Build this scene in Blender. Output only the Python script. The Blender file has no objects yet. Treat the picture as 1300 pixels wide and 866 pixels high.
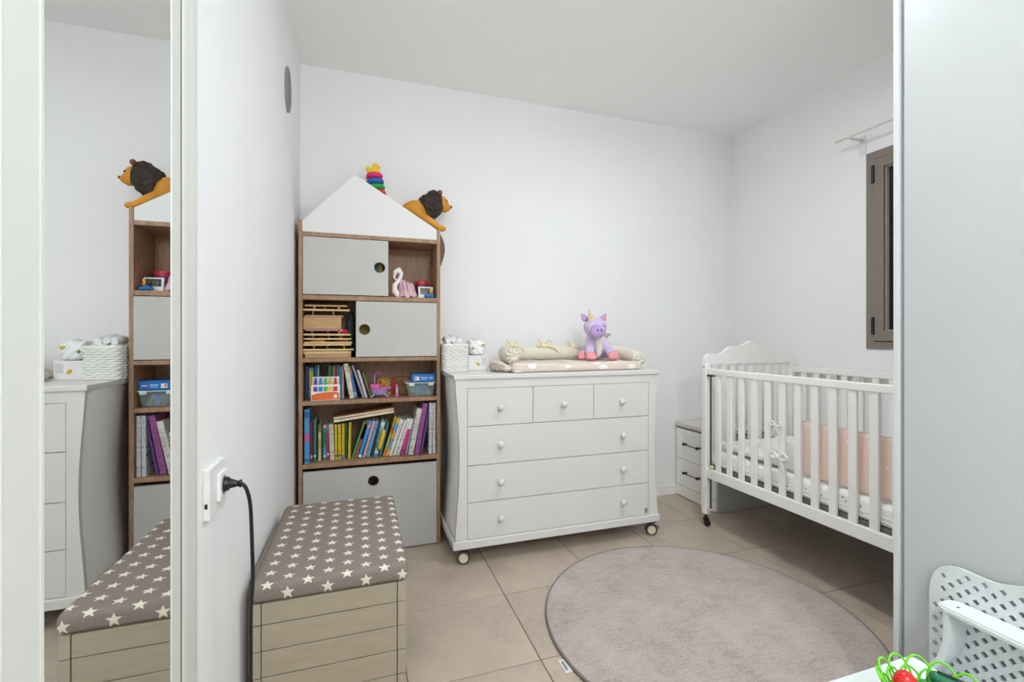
import bpy, bmesh, math, random
from mathutils import Vector, Matrix, Euler
random.seed(7)
S = bpy.context.scene
COL = S.collection
PI = math.pi

# ------------------------------------------------------------------ camera, world, lights, exposure
cam = bpy.data.cameras.new('camera')
cam.sensor_fit = 'HORIZONTAL'
cam.sensor_width = 36.0
cam.lens = 584.0 / 1300.0 * 36.0
cam.shift_y = -5.0 / 1300.0
cam.clip_start = 0.02
cam_o = bpy.data.objects.new('camera', cam)
COL.objects.link(cam_o)
cam_o.location = (0, 0, 1.12)
cam_o.rotation_euler = (PI / 2, 0, -math.atan(193 / 584))
S.camera = cam_o

w = bpy.data.worlds.new('World')
S.world = w
w.use_nodes = True
w.node_tree.nodes['Background'].inputs[0].default_value = (0.02, 0.025, 0.035, 1)
w.node_tree.nodes['Background'].inputs[1].default_value = 1.0


def globe(name, loc, radius, power, col):
    l = bpy.data.lights.new(name, 'POINT')
    l.shadow_soft_size = radius
    l.energy = power
    l.color = col
    o = bpy.data.objects.new(name, l)
    COL.objects.link(o)
    o.location = loc
    return o


LAMP = (1.33, 1.26, 2.53)
FILL = (0.62, -0.55, 2.20)
l = bpy.data.lights.new('ceiling_lamp_light', 'AREA')
l.shape, l.size, l.energy, l.color = 'DISK', 0.26, 8.5, (0.91, 0.955, 1.0)
lo = bpy.data.objects.new('ceiling_lamp_light', l)
COL.objects.link(lo)
lo.location = LAMP
globe('added_fill_light', FILL, 0.15, 36, (0.91, 0.955, 1.0))  # unseen fill light added behind the viewer to brighten the room
S.view_settings.view_transform = 'Standard'
S.view_settings.look = 'None'
S.view_settings.gamma = 1.0
S.view_settings.use_curve_mapping = False
S.view_settings.exposure = 0.95
try:
    S.cycles.max_bounces = 12
    S.cycles.diffuse_bounces = 8
except Exception:
    pass


# ------------------------------------------------------------------ materials
def lin(c):
    if isinstance(c, str):
        c = c.lstrip('#')
        c = tuple(int(c[i:i + 2], 16) / 255 for i in (0, 2, 4))
    return tuple((x / 12.92 if x <= 0.04045 else ((x + 0.055) / 1.055) ** 2.4) for x in c) + (1,)


MATS = {}


class NT:
    """small helper around a node tree"""

    def __init__(self, m):
        self.t = m.node_tree
        self.n = self.t.nodes
        self.b = self.n['Principled BSDF']

    def add(self, typ, **kw):
        x = self.n.new(typ)
        for k, v in kw.items():
            setattr(x, k, v)
        return x

    def link(self, a, b):
        self.t.links.new(a, b)

    def math(self, op, a, b=None, c=None):
        x = self.n.new('ShaderNodeMath')
        x.operation = op
        for i, v in enumerate((a, b, c)):
            if v is None:
                continue
            if isinstance(v, (int, float)):
                x.inputs[i].default_value = v
            else:
                self.link(v, x.inputs[i])
        return x.outputs[0]

    def mix(self, fac, c1, c2):
        x = self.n.new('ShaderNodeMix')
        x.data_type = 'RGBA'
        for s, v in ((0, fac), (6, c1), (7, c2)):
            if isinstance(v, (int, float)):
                x.inputs[s].default_value = v
            elif isinstance(v, tuple):
                x.inputs[s].default_value = v
            else:
                self.link(v, x.inputs[s])
        return x.outputs[2]

    def coord(self, which='Object', scale=(1, 1, 1), rot=(0, 0, 0)):
        tc = self.n.new('ShaderNodeTexCoord')
        mp = self.n.new('ShaderNodeMapping')
        mp.inputs['Scale'].default_value = scale
        mp.inputs['Rotation'].default_value = rot
        self.link(tc.outputs[which], mp.inputs['Vector'])
        return mp.outputs['Vector']

    def noise(self, vec, scale, detail=3, rough=0.5):
        x = self.n.new('ShaderNodeTexNoise')
        x.inputs['Scale'].default_value = scale
        x.inputs['Detail'].default_value = detail
        x.inputs['Roughness'].default_value = rough
        self.link(vec, x.inputs['Vector'])
        return x.outputs['Fac']

    def ramp(self, fac, stops):
        x = self.n.new('ShaderNodeValToRGB')
        cr = x.color_ramp
        while len(cr.elements) < len(stops):
            cr.elements.new(0.5)
        for e, (p, c) in zip(cr.elements, stops):
            e.position = p
            e.color = c
        self.link(fac, x.inputs['Fac'])
        return x.outputs['Color']

    def bump(self, h, strength, dist=0.002):
        x = self.n.new('ShaderNodeBump')
        x.inputs['Strength'].default_value = strength
        x.inputs['Distance'].default_value = dist
        self.link(h, x.inputs['Height'])
        self.link(x.outputs['Normal'], self.b.inputs['Normal'])


def base(name, col, rough=0.5, metal=0.0, spec=0.5):
    m = bpy.data.materials.new(name)
    m.use_nodes = True
    b = m.node_tree.nodes['Principled BSDF']
    b.inputs['Base Color'].default_value = lin(col)
    b.inputs['Roughness'].default_value = rough
    b.inputs['Metallic'].default_value = metal
    b.inputs['Specular IOR Level'].default_value = spec
    MATS[name] = m
    return m


def noisy(name, col, rough=0.5, amount=0.06, scale=8, bump=0.0, bscale=60, stretch=(1, 1, 1), spec=0.4, metal=0):
    """colour with a soft mottle and fine relief"""
    m = base(name, col, rough, metal, spec)
    t = NT(m)
    v = t.coord('Object', stretch)
    n = t.noise(v, scale, 4)
    c = lin(col)
    c1 = tuple(max(0, x * (1 - amount)) for x in c[:3]) + (1,)
    c2 = tuple(min(1, x * (1 + amount)) for x in c[:3]) + (1,)
    t.link(t.ramp(n, [(0.3, c1), (0.7, c2)]), t.b.inputs['Base Color'])
    if bump:
        t.bump(t.noise(v, bscale, 3), bump)
    return m


def M(col, rough=0.5, metal=0.0, spec=0.45):
    k = 'plain_%s_%d_%d' % (col, int(rough * 100), int(metal * 100))
    return MATS.get(k) or noisy(k, col, rough, 0.03, 25, 0, 60, (1, 1, 1), spec, metal)


wall_m = noisy('wall_paint', '#eeeeee', 0.75, 0.012, 3, 0.12, 180)
ceil_m = noisy('ceiling_paint', '#fafaf9', 0.85, 0.012, 2, 0.1, 160)
white_m = noisy('white_lacquer', '#dcdbd8', 0.38, 0.01, 5, 0.02, 40)
white2_m = noisy('white_laminate', '#c0bfbb', 0.45, 0.02, 9, 0.04, 70)
trim_m = noisy('trim_white', '#dcdcd6', 0.5, 0.01, 5)
frame_m = noisy('frame_greige', '#d3d4ce', 0.45, 0.012, 5)
ward_m = noisy('wardrobe_gray', '#c0c4c3', 0.5, 0.012, 5, 0.12, 220)
alu_m = noisy('pale_aluminium', '#d4d8da', 0.35, 0.01, 5, 0, 10, (1, 1, 1), 0.5)
night_m = noisy('nightstand_white', '#f6f4ef', 0.5, 0.03, 30, 0.12, 90, (1, 1, 7))
crib_m = noisy('crib_white', '#f2f2ee', 0.4, 0.01, 6)
black_m = base('black_plastic', '#101011', 0.4)
steel_m = base('dark_steel', '#5a5753', 0.4, 0.6)
plast_m = noisy('white_plastic', '#d6dddd', 0.38, 0.01, 8)
win_m = noisy('window_taupe', '#857a70', 0.5, 0.03, 30)
cream_m = noisy('cream_plank', '#a89d88', 0.6, 0.05, 5, 0.08, 40, (3, 1, 14))
cream2_m = noisy('cream_plank_end', '#a99f8c', 0.6, 0.05, 7, 0.06, 40)
bw_m = noisy('birch_edge', '#d9bd8c', 0.6, 0.1, 30, 0.0, 40, (4, 1, 8))
bw2_m = noisy('plywood_box', '#c09a70', 0.6, 0.12, 12, 0.05, 40, (1, 2, 14))
mirror_m = base('mirror_silver', '#e9ebea', 0.0, 1.0)
grout_m = noisy('grout', '#7f7468', 0.9, 0.1, 30)


def wood_material():
    m = base('shelf_oak', '#8c6a4f', 0.5)
    t = NT(m)
    v = t.coord('Object', (9, 9, 2.2))
    n1 = t.noise(v, 6, 6, 0.65)
    n2 = t.noise(t.coord('Object', (60, 60, 5)), 4, 4, 0.6)
    f = t.math('ADD', t.math('MULTIPLY', n1, 0.6), t.math('MULTIPLY', n2, 0.4))
    t.link(t.ramp(f, [(0.35, lin('#84634a')), (0.55, lin('#a78466')), (0.7, lin('#b39172'))]), t.b.inputs['Base Color'])
    t.bump(f, 0.12)
    return m


wood_m = wood_material()


def tile_material():
    m = base('floor_porcelain', '#b7a999', 0.42)
    t = NT(m)
    oi = t.add('ShaderNodeObjectInfo')
    tc = t.add('ShaderNodeTexCoord')
    va = t.add('ShaderNodeVectorMath')
    va.operation = 'MULTIPLY_ADD'
    t.link(oi.outputs['Random'], va.inputs[0])
    va.inputs[1].default_value = (9.0, 5.0, 3.0)
    t.link(tc.outputs['Object'], va.inputs[2])
    n1 = t.noise(va.outputs[0], 5, 5, 0.6)
    n2 = t.noise(va.outputs[0], 40, 4, 0.6)
    f = t.math('ADD', t.math('MULTIPLY', n1, 0.75), t.math('MULTIPLY', n2, 0.25))
    c = t.ramp(f, [(0.32, lin('#a99b8c')), (0.5, lin('#b9aa9a')), (0.68, lin('#c4b3a2'))])
    hv = t.add('ShaderNodeHueSaturation')
    t.link(c, hv.inputs['Color'])
    t.link(t.math('ADD', t.math('MULTIPLY', oi.outputs['Random'], 0.08), 0.96), hv.inputs['Value'])
    t.link(hv.outputs['Color'], t.b.inputs['Base Color'])
    t.link(t.math('ADD', t.math('MULTIPLY', n2, 0.15), 0.34), t.b.inputs['Roughness'])
    t.bump(n2, 0.05)
    return m


tile_m = tile_material()


def rug_material():
    m = base('rug_pile', '#aea39d', 0.95, 0, 0.1)
    t = NT(m)
    v = t.coord('Object')
    n1 = t.noise(v, 5, 5, 0.7)
    n2 = t.noise(v, 130, 4, 0.7)
    n3 = t.noise(t.coord('Object', (1, 5, 1), (0, 0, 0.7)), 22, 4, 0.7)
    f = t.math('ADD', t.math('ADD', t.math('MULTIPLY', n1, 0.35), t.math('MULTIPLY', n2, 0.4)), t.math('MULTIPLY', n3, 0.25))
    t.link(t.ramp(f, [(0.36, lin('#9b9088')), (0.5, lin('#baafa8')), (0.66, lin('#cdc3bc'))]), t.b.inputs['Base Color'])
    t.bump(n2, 0.7, 0.006)
    return m


rug_m = rug_material()


def star_mask(t, u, v, du, dv, R, rin):
    """five-pointed stars on two interleaved lattices (du apart in u, dv in v)"""
    def one(ou, ov):
        x = t.math('SUBTRACT', t.math('MODULO', t.math('ADD', t.math('DIVIDE', t.math('ADD', u, ou), du), 100.0), 1.0), 0.5)
        y = t.math('SUBTRACT', t.math('MODULO', t.math('ADD', t.math('DIVIDE', t.math('ADD', v, ov), dv), 100.0), 1.0), 0.5)
        x = t.math('MULTIPLY', x, du)
        y = t.math('MULTIPLY', y, dv)
        r = t.math('SQRT', t.math('ADD', t.math('MULTIPLY', x, x), t.math('MULTIPLY', y, y)))
        a = t.math('ADD', t.math('ARCTAN2', x, y), 4 * PI + PI / 5)
        a = t.math('ABSOLUTE', t.math('SUBTRACT', t.math('MODULO', a, 2 * PI / 5), PI / 5))
        bx, by = rin * math.cos(PI / 5), rin * math.sin(PI / 5)
        e = t.math('ADD', t.math('MULTIPLY', t.math('MULTIPLY', t.math('COSINE', a), by), r),
                   t.math('MULTIPLY', t.math('MULTIPLY', t.math('SINE', a), R - bx), r))
        return t.math('LESS_THAN', e, by * R)
    return t.math('MAXIMUM', one(0, 0), one(du / 2, dv / 2))


def star_material():
    m = base('star_fabric', '#938880', 0.9, 0, 0.15)
    t = NT(m)
    tc = t.add('ShaderNodeTexCoord')
    sp = t.add('ShaderNodeSeparateXYZ')
    t.link(tc.outputs['Object'], sp.inputs[0])
    u = t.math('ADD', sp.outputs['X'], 0.035)
    v = t.math('ADD', t.math('ADD', sp.outputs['Y'], sp.outputs['Z']), 0.006)
    mask = star_mask(t, u, v, 0.104, 0.062, 0.0185, 0.0078)
    n = t.noise(t.coord('Object'), 300, 3, 0.6)
    bg = t.ramp(n, [(0.3, lin('#80756d')), (0.7, lin('#92877f'))])
    t.link(t.mix(mask, bg, lin('#e3dccb')), t.b.inputs['Base Color'])
    t.bump(n, 0.25)
    return m


star_m = star_material()


def spotted(name, bg, fg, scale, size, rough=0.85, stretch=(1, 1, 1), bump=0.15):
    """cloth with scattered printed marks"""
    m = base(name, bg, rough, 0, 0.2)
    t = NT(m)
    v = t.coord('Object', stretch)
    vo = t.add('ShaderNodeTexVoronoi')
    vo.inputs['Scale'].default_value = scale
    t.link(v, vo.inputs['Vector'])
    d = t.math('ADD', vo.outputs['Distance'], t.math('MULTIPLY', t.math('SUBTRACT', t.noise(v, scale * 5, 2), 0.5), size * 0.9))
    t.link(t.mix(t.math('LESS_THAN', d, size), lin(bg), lin(fg)), t.b.inputs['Base Color'])
    t.bump(t.noise(v, 400, 2), bump)
    return m


sheet_m = spotted('printed_sheet', '#f0f0ee', '#8e8f93', 30, 0.15)
pink_m = spotted('pink_star_bumper', '#f0d9cf', '#fbf8f6', 19, 0.12)
pad_m = spotted('feather_mat', '#dfd1c4', '#f4f2ee', 13, 0.30, 0.85, (0.8, 1.6, 1.6))
bolster_m = noisy('bolster_cotton', '#dcd8c8', 0.9, 0.05, 20, 0.3, 160)
cotton_m = noisy('white_cotton', '#e9e9e6', 0.9, 0.03, 14, 0.3, 120)
tie_m = noisy('tie_ribbon', '#e6d8b4', 0.9, 0.04, 20)
wicker_m = noisy('white_wicker', '#e8e7e2', 0.6, 0.03, 30, 0.2, 200)
plush_m = noisy('lilac_plush', '#cdbedd', 0.95, 0.1, 60, 0.6, 350, (1, 1, 1), 0.1)
plushd_m = noisy('purple_plush', '#b9a0d2', 0.95, 0.1, 60, 0.6, 350, (1, 1, 1), 0.1)
plushp_m = noisy('pink_plush', '#e6a0a6', 0.95, 0.08, 60, 0.5, 350, (1, 1, 1), 0.1)
plushw_m = noisy('cream_plush', '#e6dfd8', 0.95, 0.06, 60, 0.5, 350, (1, 1, 1), 0.1)
lion_m = noisy('lion_hide', '#d18f28', 0.6, 0.22, 9, 0.15, 60)
mane_m = noisy('lion_mane', '#3b302a', 0.8, 0.5, 40, 0.9, 70)
tulle_m = noisy('pink_tulle', '#ddb6c0', 0.9, 0.12, 30, 0.8, 90)


def print_material(name, bg, ink, col2=None):
    """book spine with small illegible print along it"""
    m = base(name, bg, 0.45)
    t = NT(m)
    v = t.coord('Object', (130, 1, 16))
    n = t.noise(v, 4, 2, 0.6)
    mask = t.math('MULTIPLY', t.math('GREATER_THAN', n, 0.57), t.math('GREATER_THAN', t.noise(t.coord('Object', (4, 1, 11)), 2, 1), 0.47))
    t.link(t.mix(mask, lin(bg), lin(ink)), t.b.inputs['Base Color'])
    return m


def clear_material():
    m = base('clear_plastic', '#c3cccd', 0.2)
    t = NT(m)
    tr = t.add('ShaderNodeBsdfTransparent')
    mx = t.add('ShaderNodeMixShader')
    mx.inputs[0].default_value = 0.2
    t.link(tr.outputs[0], mx.inputs[1])
    t.link(t.b.outputs[0], mx.inputs[2])
    t.link(mx.outputs[0], t.n['Material Output'].inputs['Surface'])
    return m


clear_m = clear_material()
glass_m = base('window_glass', '#e8eceb', 0.0)
glass_m.node_tree.nodes['Principled BSDF'].inputs['Transmission Weight'].default_value = 1.0
glass_m.node_tree.nodes['Principled BSDF'].inputs['IOR'].default_value = 1.45


# ------------------------------------------------------------------ mesh helpers
def NB():
    return bmesh.new()


def xform(bm, verts, mat):
    bmesh.ops.transform(bm, matrix=mat, verts=verts)


def box(bm, x0, x1, y0, y1, z0, z1, bev=0.0, seg=2, rot=None, piv=None):
    r = bmesh.ops.create_cube(bm, size=1)
    vs = r['verts']
    xform(bm, vs, Matrix.Translation(((x0 + x1) / 2, (y0 + y1) / 2, (z0 + z1) / 2)) @ Matrix.Diagonal((abs(x1 - x0), abs(y1 - y0), abs(z1 - z0), 1)))
    if bev:
        es = list({e for v in vs for e in v.link_edges})
        r2 = bmesh.ops.bevel(bm, geom=es, offset=bev, segments=seg, affect='EDGES', profile=0.5)
        vs = list({v for f in r2['faces'] for v in f.verts} | {v for v in vs if v.is_valid})
    if rot is not None:
        p = Vector(piv or ((x0 + x1) / 2, (y0 + y1) / 2, (z0 + z1) / 2))
        xform(bm, vs, Matrix.Translation(p) @ rot.to_matrix().to_4x4() @ Matrix.Translation(-p))
    return vs


def sph(bm, c, r, seg=16, rings=10, rot=None):
    if isinstance(r, (int, float)):
        r = (r, r, r)
    vs = bmesh.ops.create_uvsphere(bm, u_segments=seg, v_segments=rings, radius=1)['verts']
    m = Matrix.Translation(c)
    if rot is not None:
        m = m @ rot.to_matrix().to_4x4()
    xform(bm, vs, m @ Matrix.Diagonal((r[0], r[1], r[2], 1)))
    return vs


def cyl(bm, p0, p1, r0, r1=None, seg=20, cap=True):
    r1 = r0 if r1 is None else r1
    p0, p1 = Vector(p0), Vector(p1)
    d = p1 - p0
    vs = bmesh.ops.create_cone(bm, cap_ends=cap, segments=seg, radius1=max(r0, 1e-5), radius2=max(r1, 1e-5), depth=d.length)['verts']
    q = Vector((0, 0, 1)).rotation_difference(d.normalized())
    xform(bm, vs, Matrix.Translation((p0 + p1) / 2) @ q.to_matrix().to_4x4())
    return vs


def torus(bm, c, R, r, axis='Z', seg=24, rs=10, rot=None):
    vs, rings = [], []
    for i in range(seg):
        a = 2 * PI * i / seg
        rg = []
        for j in range(rs):
            b = 2 * PI * j / rs
            rg.append(bm.verts.new(((R + r * math.cos(b)) * math.cos(a), (R + r * math.cos(b)) * math.sin(a), r * math.sin(b))))
        rings.append(rg)
        vs += rg
    for i in range(seg):
        for j in range(rs):
            bm.faces.new((rings[i][j], rings[(i + 1) % seg][j], rings[(i + 1) % seg][(j + 1) % rs], rings[i][(j + 1) % rs]))
    m = Matrix.Translation(c)
    if rot is not None:
        m = m @ rot.to_matrix().to_4x4()
    if axis == 'X':
        m = m @ Matrix.Rotation(PI / 2, 4, 'Y')
    if axis == 'Y':
        m = m @ Matrix.Rotation(PI / 2, 4, 'X')
    xform(bm, vs, m)
    return vs


def smooth_path(pts, n=6):
    P = [Vector(p) for p in pts]
    out = []
    for i in range(len(P) - 1):
        a = P[max(i - 1, 0)]
        b, c = P[i], P[i + 1]
        d = P[min(i + 2, len(P) - 1)]
        for k in range(n):
            t = k / n
            out.append(0.5 * ((2 * b) + (c - a) * t + (2 * a - 5 * b + 4 * c - d) * t * t + (3 * b - a - 3 * c + d) * t ** 3))
    out.append(P[-1])
    return out


def tube(bm, pts, r, seg=8, closed=False, flat=None):
    """round tube along points; r a number or a list"""
    P = [Vector(p) for p in pts]
    n = len(P)
    rr = r if isinstance(r, (list, tuple)) else [r] * n
    rings = []
    up = None
    for i in range(n):
        if closed:
            d = P[(i + 1) % n] - P[i - 1]
        else:
            d = P[min(i + 1, n - 1)] - P[max(i - 1, 0)]
        d = d.normalized() if d.length > 0 else Vector((0, 0, 1))
        if up is None:
            up = d.orthogonal().normalized()
        up = (up - d * up.dot(d))
        up = up.normalized() if up.length > 1e-6 else d.orthogonal().normalized()
        sd = d.cross(up)
        rings.append([bm.verts.new(P[i] + (up * math.cos(2 * PI * k / seg) + sd * math.sin(2 * PI * k / seg)) * rr[i]) for k in range(seg)])
    for i in range(n if closed else n - 1):
        a, b = rings[i], rings[(i + 1) % n]
        for k in range(seg):
            bm.faces.new((a[k], a[(k + 1) % seg], b[(k + 1) % seg], b[k]))
    if not closed:
        bm.faces.new(rings[0][::-1])
        bm.faces.new(rings[-1])


def lathe(bm, prof, c=(0, 0, 0), seg=24, rot=None):
    """profile of (r, z) turned round Z"""
    rings, vs = [], []
    for r, z in prof:
        rg = [bm.verts.new((max(r, 1e-4) * math.cos(2 * PI * k / seg), max(r, 1e-4) * math.sin(2 * PI * k / seg), z)) for k in range(seg)]
        rings.append(rg)
        vs += rg
    for a, b in zip(rings, rings[1:]):
        for k in range(seg):
            bm.faces.new((a[k], a[(k + 1) % seg], b[(k + 1) % seg], b[k]))
    bm.faces.new(rings[0][::-1])
    bm.faces.new(rings[-1])
    m = Matrix.Translation(c)
    if rot is not None:
        m = m @ rot.to_matrix().to_4x4()
    xform(bm, vs, m)


def poly_area(p):
    return abs(sum(p[i][0] * p[(i + 1) % len(p)][1] - p[(i + 1) % len(p)][0] * p[i][1] for i in range(len(p)))) / 2


def plate(bm, outer, holes, fn, depth):
    """flat outline with holes, filled and given thickness; fn maps (a, b, t) to xyz, t from 0 to depth"""
    want = poly_area(outer) - sum(poly_area(h) for h in holes)
    for turn in (0.0, 0.37, 0.83, 1.21, 1.9, 2.6, 0.11, 0.59):       # the fill is checked by its area and tried at another angle if it failed
        c_, s_ = math.cos(turn), math.sin(turn)
        vs, es = [], []
        for loop in [outer] + list(holes):
            lv = [bm.verts.new((p[0] * c_ - p[1] * s_, p[0] * s_ + p[1] * c_, 0)) for p in loop]
            vs += lv
            for i in range(len(lv)):
                es.append(bm.edges.new((lv[i], lv[(i + 1) % len(lv)])))
        r = bmesh.ops.triangle_fill(bm, use_beauty=True, use_dissolve=False, edges=es)
        fs = [g for g in r['geom'] if isinstance(g, bmesh.types.BMFace)]
        if abs(sum(f.calc_area() for f in fs) - want) < 0.02 * want:
            break
        bmesh.ops.delete(bm, geom=[v for v in vs if v.is_valid], context='VERTS')
    for v in vs:
        x, y = v.co.x, v.co.y
        v.co = (x * c_ + y * s_, -x * s_ + y * c_, 0)
    e = bmesh.ops.extrude_face_region(bm, geom=fs)
    nv = [g for g in e['geom'] if isinstance(g, bmesh.types.BMVert)]
    for v in nv:
        v.co.z = depth
    for v in list({*vs, *nv}):
        if v.is_valid:
            v.co = Vector(fn(v.co.x, v.co.y, v.co.z))
    bmesh.ops.recalc_face_normals(bm, faces=bm.faces)


def circle(cx, cy, r, n=28):
    return [(cx + r * math.cos(2 * PI * k / n), cy + r * math.sin(2 * PI * k / n)) for k in range(n)]


def rect(a0, a1, b0, b1):
    return [(a0, b0), (a1, b0), (a1, b1), (a0, b1)]


def rrect(a0, a1, b0, b1, r, n=5):
    out = []
    for cx, cy, s in ((a1 - r, b0 + r, -PI / 2), (a1 - r, b1 - r, 0), (a0 + r, b1 - r, PI / 2), (a0 + r, b0 + r, PI)):
        for k in range(n + 1):
            a = s + PI / 2 * k / n
            out.append((cx + r * math.cos(a), cy + r * math.sin(a)))
    return out


WORLD = {}


def mesh_obj(name, me, mat, parent=None, loc=(0, 0, 0)):
    o = bpy.data.objects.new(name, me)
    COL.objects.link(o)
    if mat is not None and not me.materials:
        me.materials.append(mat)
    o.location = loc
    if parent is not None:
        o.parent = parent
    return o


def obj(name, bm, mat, parent=None, smooth=False, origin=None, angle=40):
    """link bm (in world coordinates) as one mesh object"""
    if smooth:
        for f in bm.faces:
            f.smooth = True
        for e in bm.edges:
            if len(e.link_faces) == 2 and e.calc_face_angle(0) > math.radians(angle):
                e.smooth = False
    if origin is None:
        if parent is None:
            xs = [v.co for v in bm.verts]
            origin = Vector((sum((min(c[i] for c in xs), max(c[i] for c in xs))) / 2 if i < 2 else min(c[i] for c in xs) for i in range(3)))
        else:
            origin = WORLD[parent.name]
    origin = Vector(origin)
    bmesh.ops.translate(bm, verts=bm.verts, vec=-origin)
    me = bpy.data.meshes.new(name)
    bm.to_mesh(me)
    bm.free()
    o = mesh_obj(name, me, mat, parent, origin - (WORLD[parent.name] if parent is not None else Vector((0, 0, 0))))
    WORLD[o.name] = origin
    return o


def tag(o, label, cat, group=None):
    o['label'] = label
    o['category'] = cat
    if group:
        o['group'] = group
    return o


def thing(name, label, cat, loc, group=None):
    o = bpy.data.objects.new(name, None)
    o.empty_display_size = 0.05
    COL.objects.link(o)
    o.location = loc
    WORLD[o.name] = Vector(loc)
    return tag(o, label, cat, group)


def struct(name, bm, mat, smooth=False):
    o = obj(name, bm, mat, None, smooth)
    o['kind'] = 'structure'
    return o


def bx(name, parent, mat, x0, x1, y0, y1, z0, z1, bev=0.002, rot=None, piv=None, seg=2):
    bm = NB()
    box(bm, x0, x1, y0, y1, z0, z1, bev, seg, rot, piv)
    return obj(name, bm, mat, parent, bev > 0.004)


def blob(parts, voxel=0.006, it=4):
    """one continuous skin round a list of ellipsoids ((x,y,z), r or (rx,ry,rz), rot) and limbs ('limb', p0, p1, r0, r1)"""
    bm = NB()
    for p in parts:
        if p[0] == 'limb':
            _, a, b, r0, r1 = p
            a, b = Vector(a), Vector(b)
            n = max(2, int((b - a).length / (min(r0, r1) * 0.5)))
            for k in range(n + 1):
                t = k / n
                sph(bm, a.lerp(b, t), r0 + (r1 - r0) * t, 12, 8)
        else:
            sph(bm, p[0], p[1], 16, 12, p[2] if len(p) > 2 else None)
    me = bpy.data.meshes.new('tmp')
    bm.to_mesh(me)
    bm.free()
    o = bpy.data.objects.new('tmp', me)
    COL.objects.link(o)
    md = o.modifiers.new('r', 'REMESH')
    md.mode = 'VOXEL'
    md.voxel_size = voxel
    ms = o.modifiers.new('s', 'SMOOTH')
    ms.factor = 0.5
    ms.iterations = it
    bpy.context.view_layer.update()
    ev = o.evaluated_get(bpy.context.evaluated_depsgraph_get())
    m2 = bpy.data.meshes.new_from_object(ev)
    bpy.data.objects.remove(o)
    bpy.data.meshes.remove(me)
    out = NB()
    out.from_mesh(m2)
    bpy.data.meshes.remove(m2)
    return out


# ------------------------------------------------------------------ the room
XL, XR, YB, YF, ZC = -0.31, 2.655, 2.76, -1.25, 2.62
bm = NB()
box(bm, XL - 0.1, XR + 0.1, YF - 0.1, YB + 0.1, -0.08, -0.0025)
floor = struct('floor', bm, grout_m)
# porcelain tiles, each a piece of its own on the grout bed; whole tiles share one mesh
TX, TY, X0, Y0, G = 0.449, 0.428, 0.596 - 3 * 0.449, 1.484 - 7 * 0.428, 0.0042
tile_cache = {}
for i in range(8):
    for j in range(12):
        a0, a1 = max(X0 + i * TX, XL), min(X0 + (i + 1) * TX, XR)
        b0, b1 = max(Y0 + j * TY, YF), min(Y0 + (j + 1) * TY, YB)
        if a1 - a0 < 0.02 or b1 - b0 < 0.02:
            continue
        k = (round(a1 - a0, 3), round(b1 - b0, 3))
        if k not in tile_cache:
            bm = NB()
            hx, hy = (a1 - a0 - G) / 2, (b1 - b0 - G) / 2
            box(bm, -hx, hx, -hy, hy, -0.004, 0.0)
            es = [e for e in bm.edges if all(v.co.z > -0.001 for v in e.verts)]
            bmesh.ops.bevel(bm, geom=es, offset=0.0008, segments=1, affect='EDGES')
            me = bpy.data.meshes.new('floor_tile')
            bm.to_mesh(me)
            bm.free()
            tile_cache[k] = me
        mesh_obj('floor_tile', tile_cache[k], tile_m, floor, Vector(((a0 + a1) / 2, (b0 + b1) / 2, 0)) - WORLD[floor.name])

bm = NB()
box(bm, XL - 0.1, XR + 0.1, YF - 0.1, YB + 0.1, ZC, ZC + 0.1)
struct('ceiling', bm, ceil_m)
bm = NB()
box(bm, XL - 0.1, XR + 0.1, YB, YB + 0.1, -0.08, ZC)
struct('wall_back', bm, wall_m)
bm = NB()
box(bm, XL - 0.1, XL, YF, YB, -0.08, ZC)
struct('wall_left', bm, wall_m)
bm = NB()
box(bm, XL - 0.1, XR + 0.1, YF - 0.1, YF, -0.08, ZC)
struct('wall_front', bm, wall_m)
WY0, WY1, WZ0, WZ1 = 0.93, 1.795, 1.055, 2.127
bm = NB()
plate(bm, rect(YF, YB, -0.08, ZC), [rect(WY0, WY1, WZ0, WZ1)], lambda a, b, t: (XR + t, a, b), 0.16)
struct('wall_right', bm, wall_m)
bm = NB()
box(bm, XL, XR, YB - 0.011, YB, 0.0, 0.066, 0.003)
struct('baseboard_back', bm, wall_m)
bm = NB()
box(bm, XR - 0.011, XR, 0.92, YB - 0.011, 0.0, 0.066, 0.003)
struct('baseboard_right', bm, wall_m)
# casing strip between the mirror and the wall
bm = NB()
box(bm, XL, XL + 0.016, 0.946, 0.984, 0, ZC, 0.004, 3)
box(bm, XL, XL + 0.009, 0.982, 1.048, 0, ZC, 0.004, 3)
struct('trim_1', bm, trim_m, True)

# window: taupe aluminium casement with black hinges, shutter down behind the glass
bm = NB()
plate(bm, rect(WY0, WY1, WZ0, WZ1), [rect(WY0 + 0.04, WY1 - 0.04, WZ0 + 0.04, WZ1 - 0.04)], lambda a, b, t: (XR - 0.006 + t, a, b), 0.07)
win = struct('window_1', bm, win_m)
bm = NB()
plate(bm, rect(WY0 + 0.0445, WY1 - 0.0445, WZ0 + 0.0445, WZ1 - 0.0445), [rect(WY0 + 0.094, WY1 - 0.094, WZ0 + 0.098, WZ1 - 0.098)], lambda a, b, t: (XR - 0.014 + t, a, b), 0.06)
sash = obj('sash', bm, win_m, win)
bm = NB()
plate(bm, rect(WY0 + 0.093, WY1 - 0.093, WZ0 + 0.097, WZ1 - 0.097), [rect(WY0 + 0.099, WY1 - 0.099, WZ0 + 0.103, WZ1 - 0.103)], lambda a, b, t: (XR + 0.002 + t, a, b), 0.02)
obj('glazing_bead', bm, M('#b9b1a6', 0.5), sash)
bx('pane', sash, glass_m, XR + 0.026, XR + 0.031, WY0 + 0.094, WY1 - 0.094, WZ0 + 0.098, WZ1 - 0.098, 0)
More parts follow.
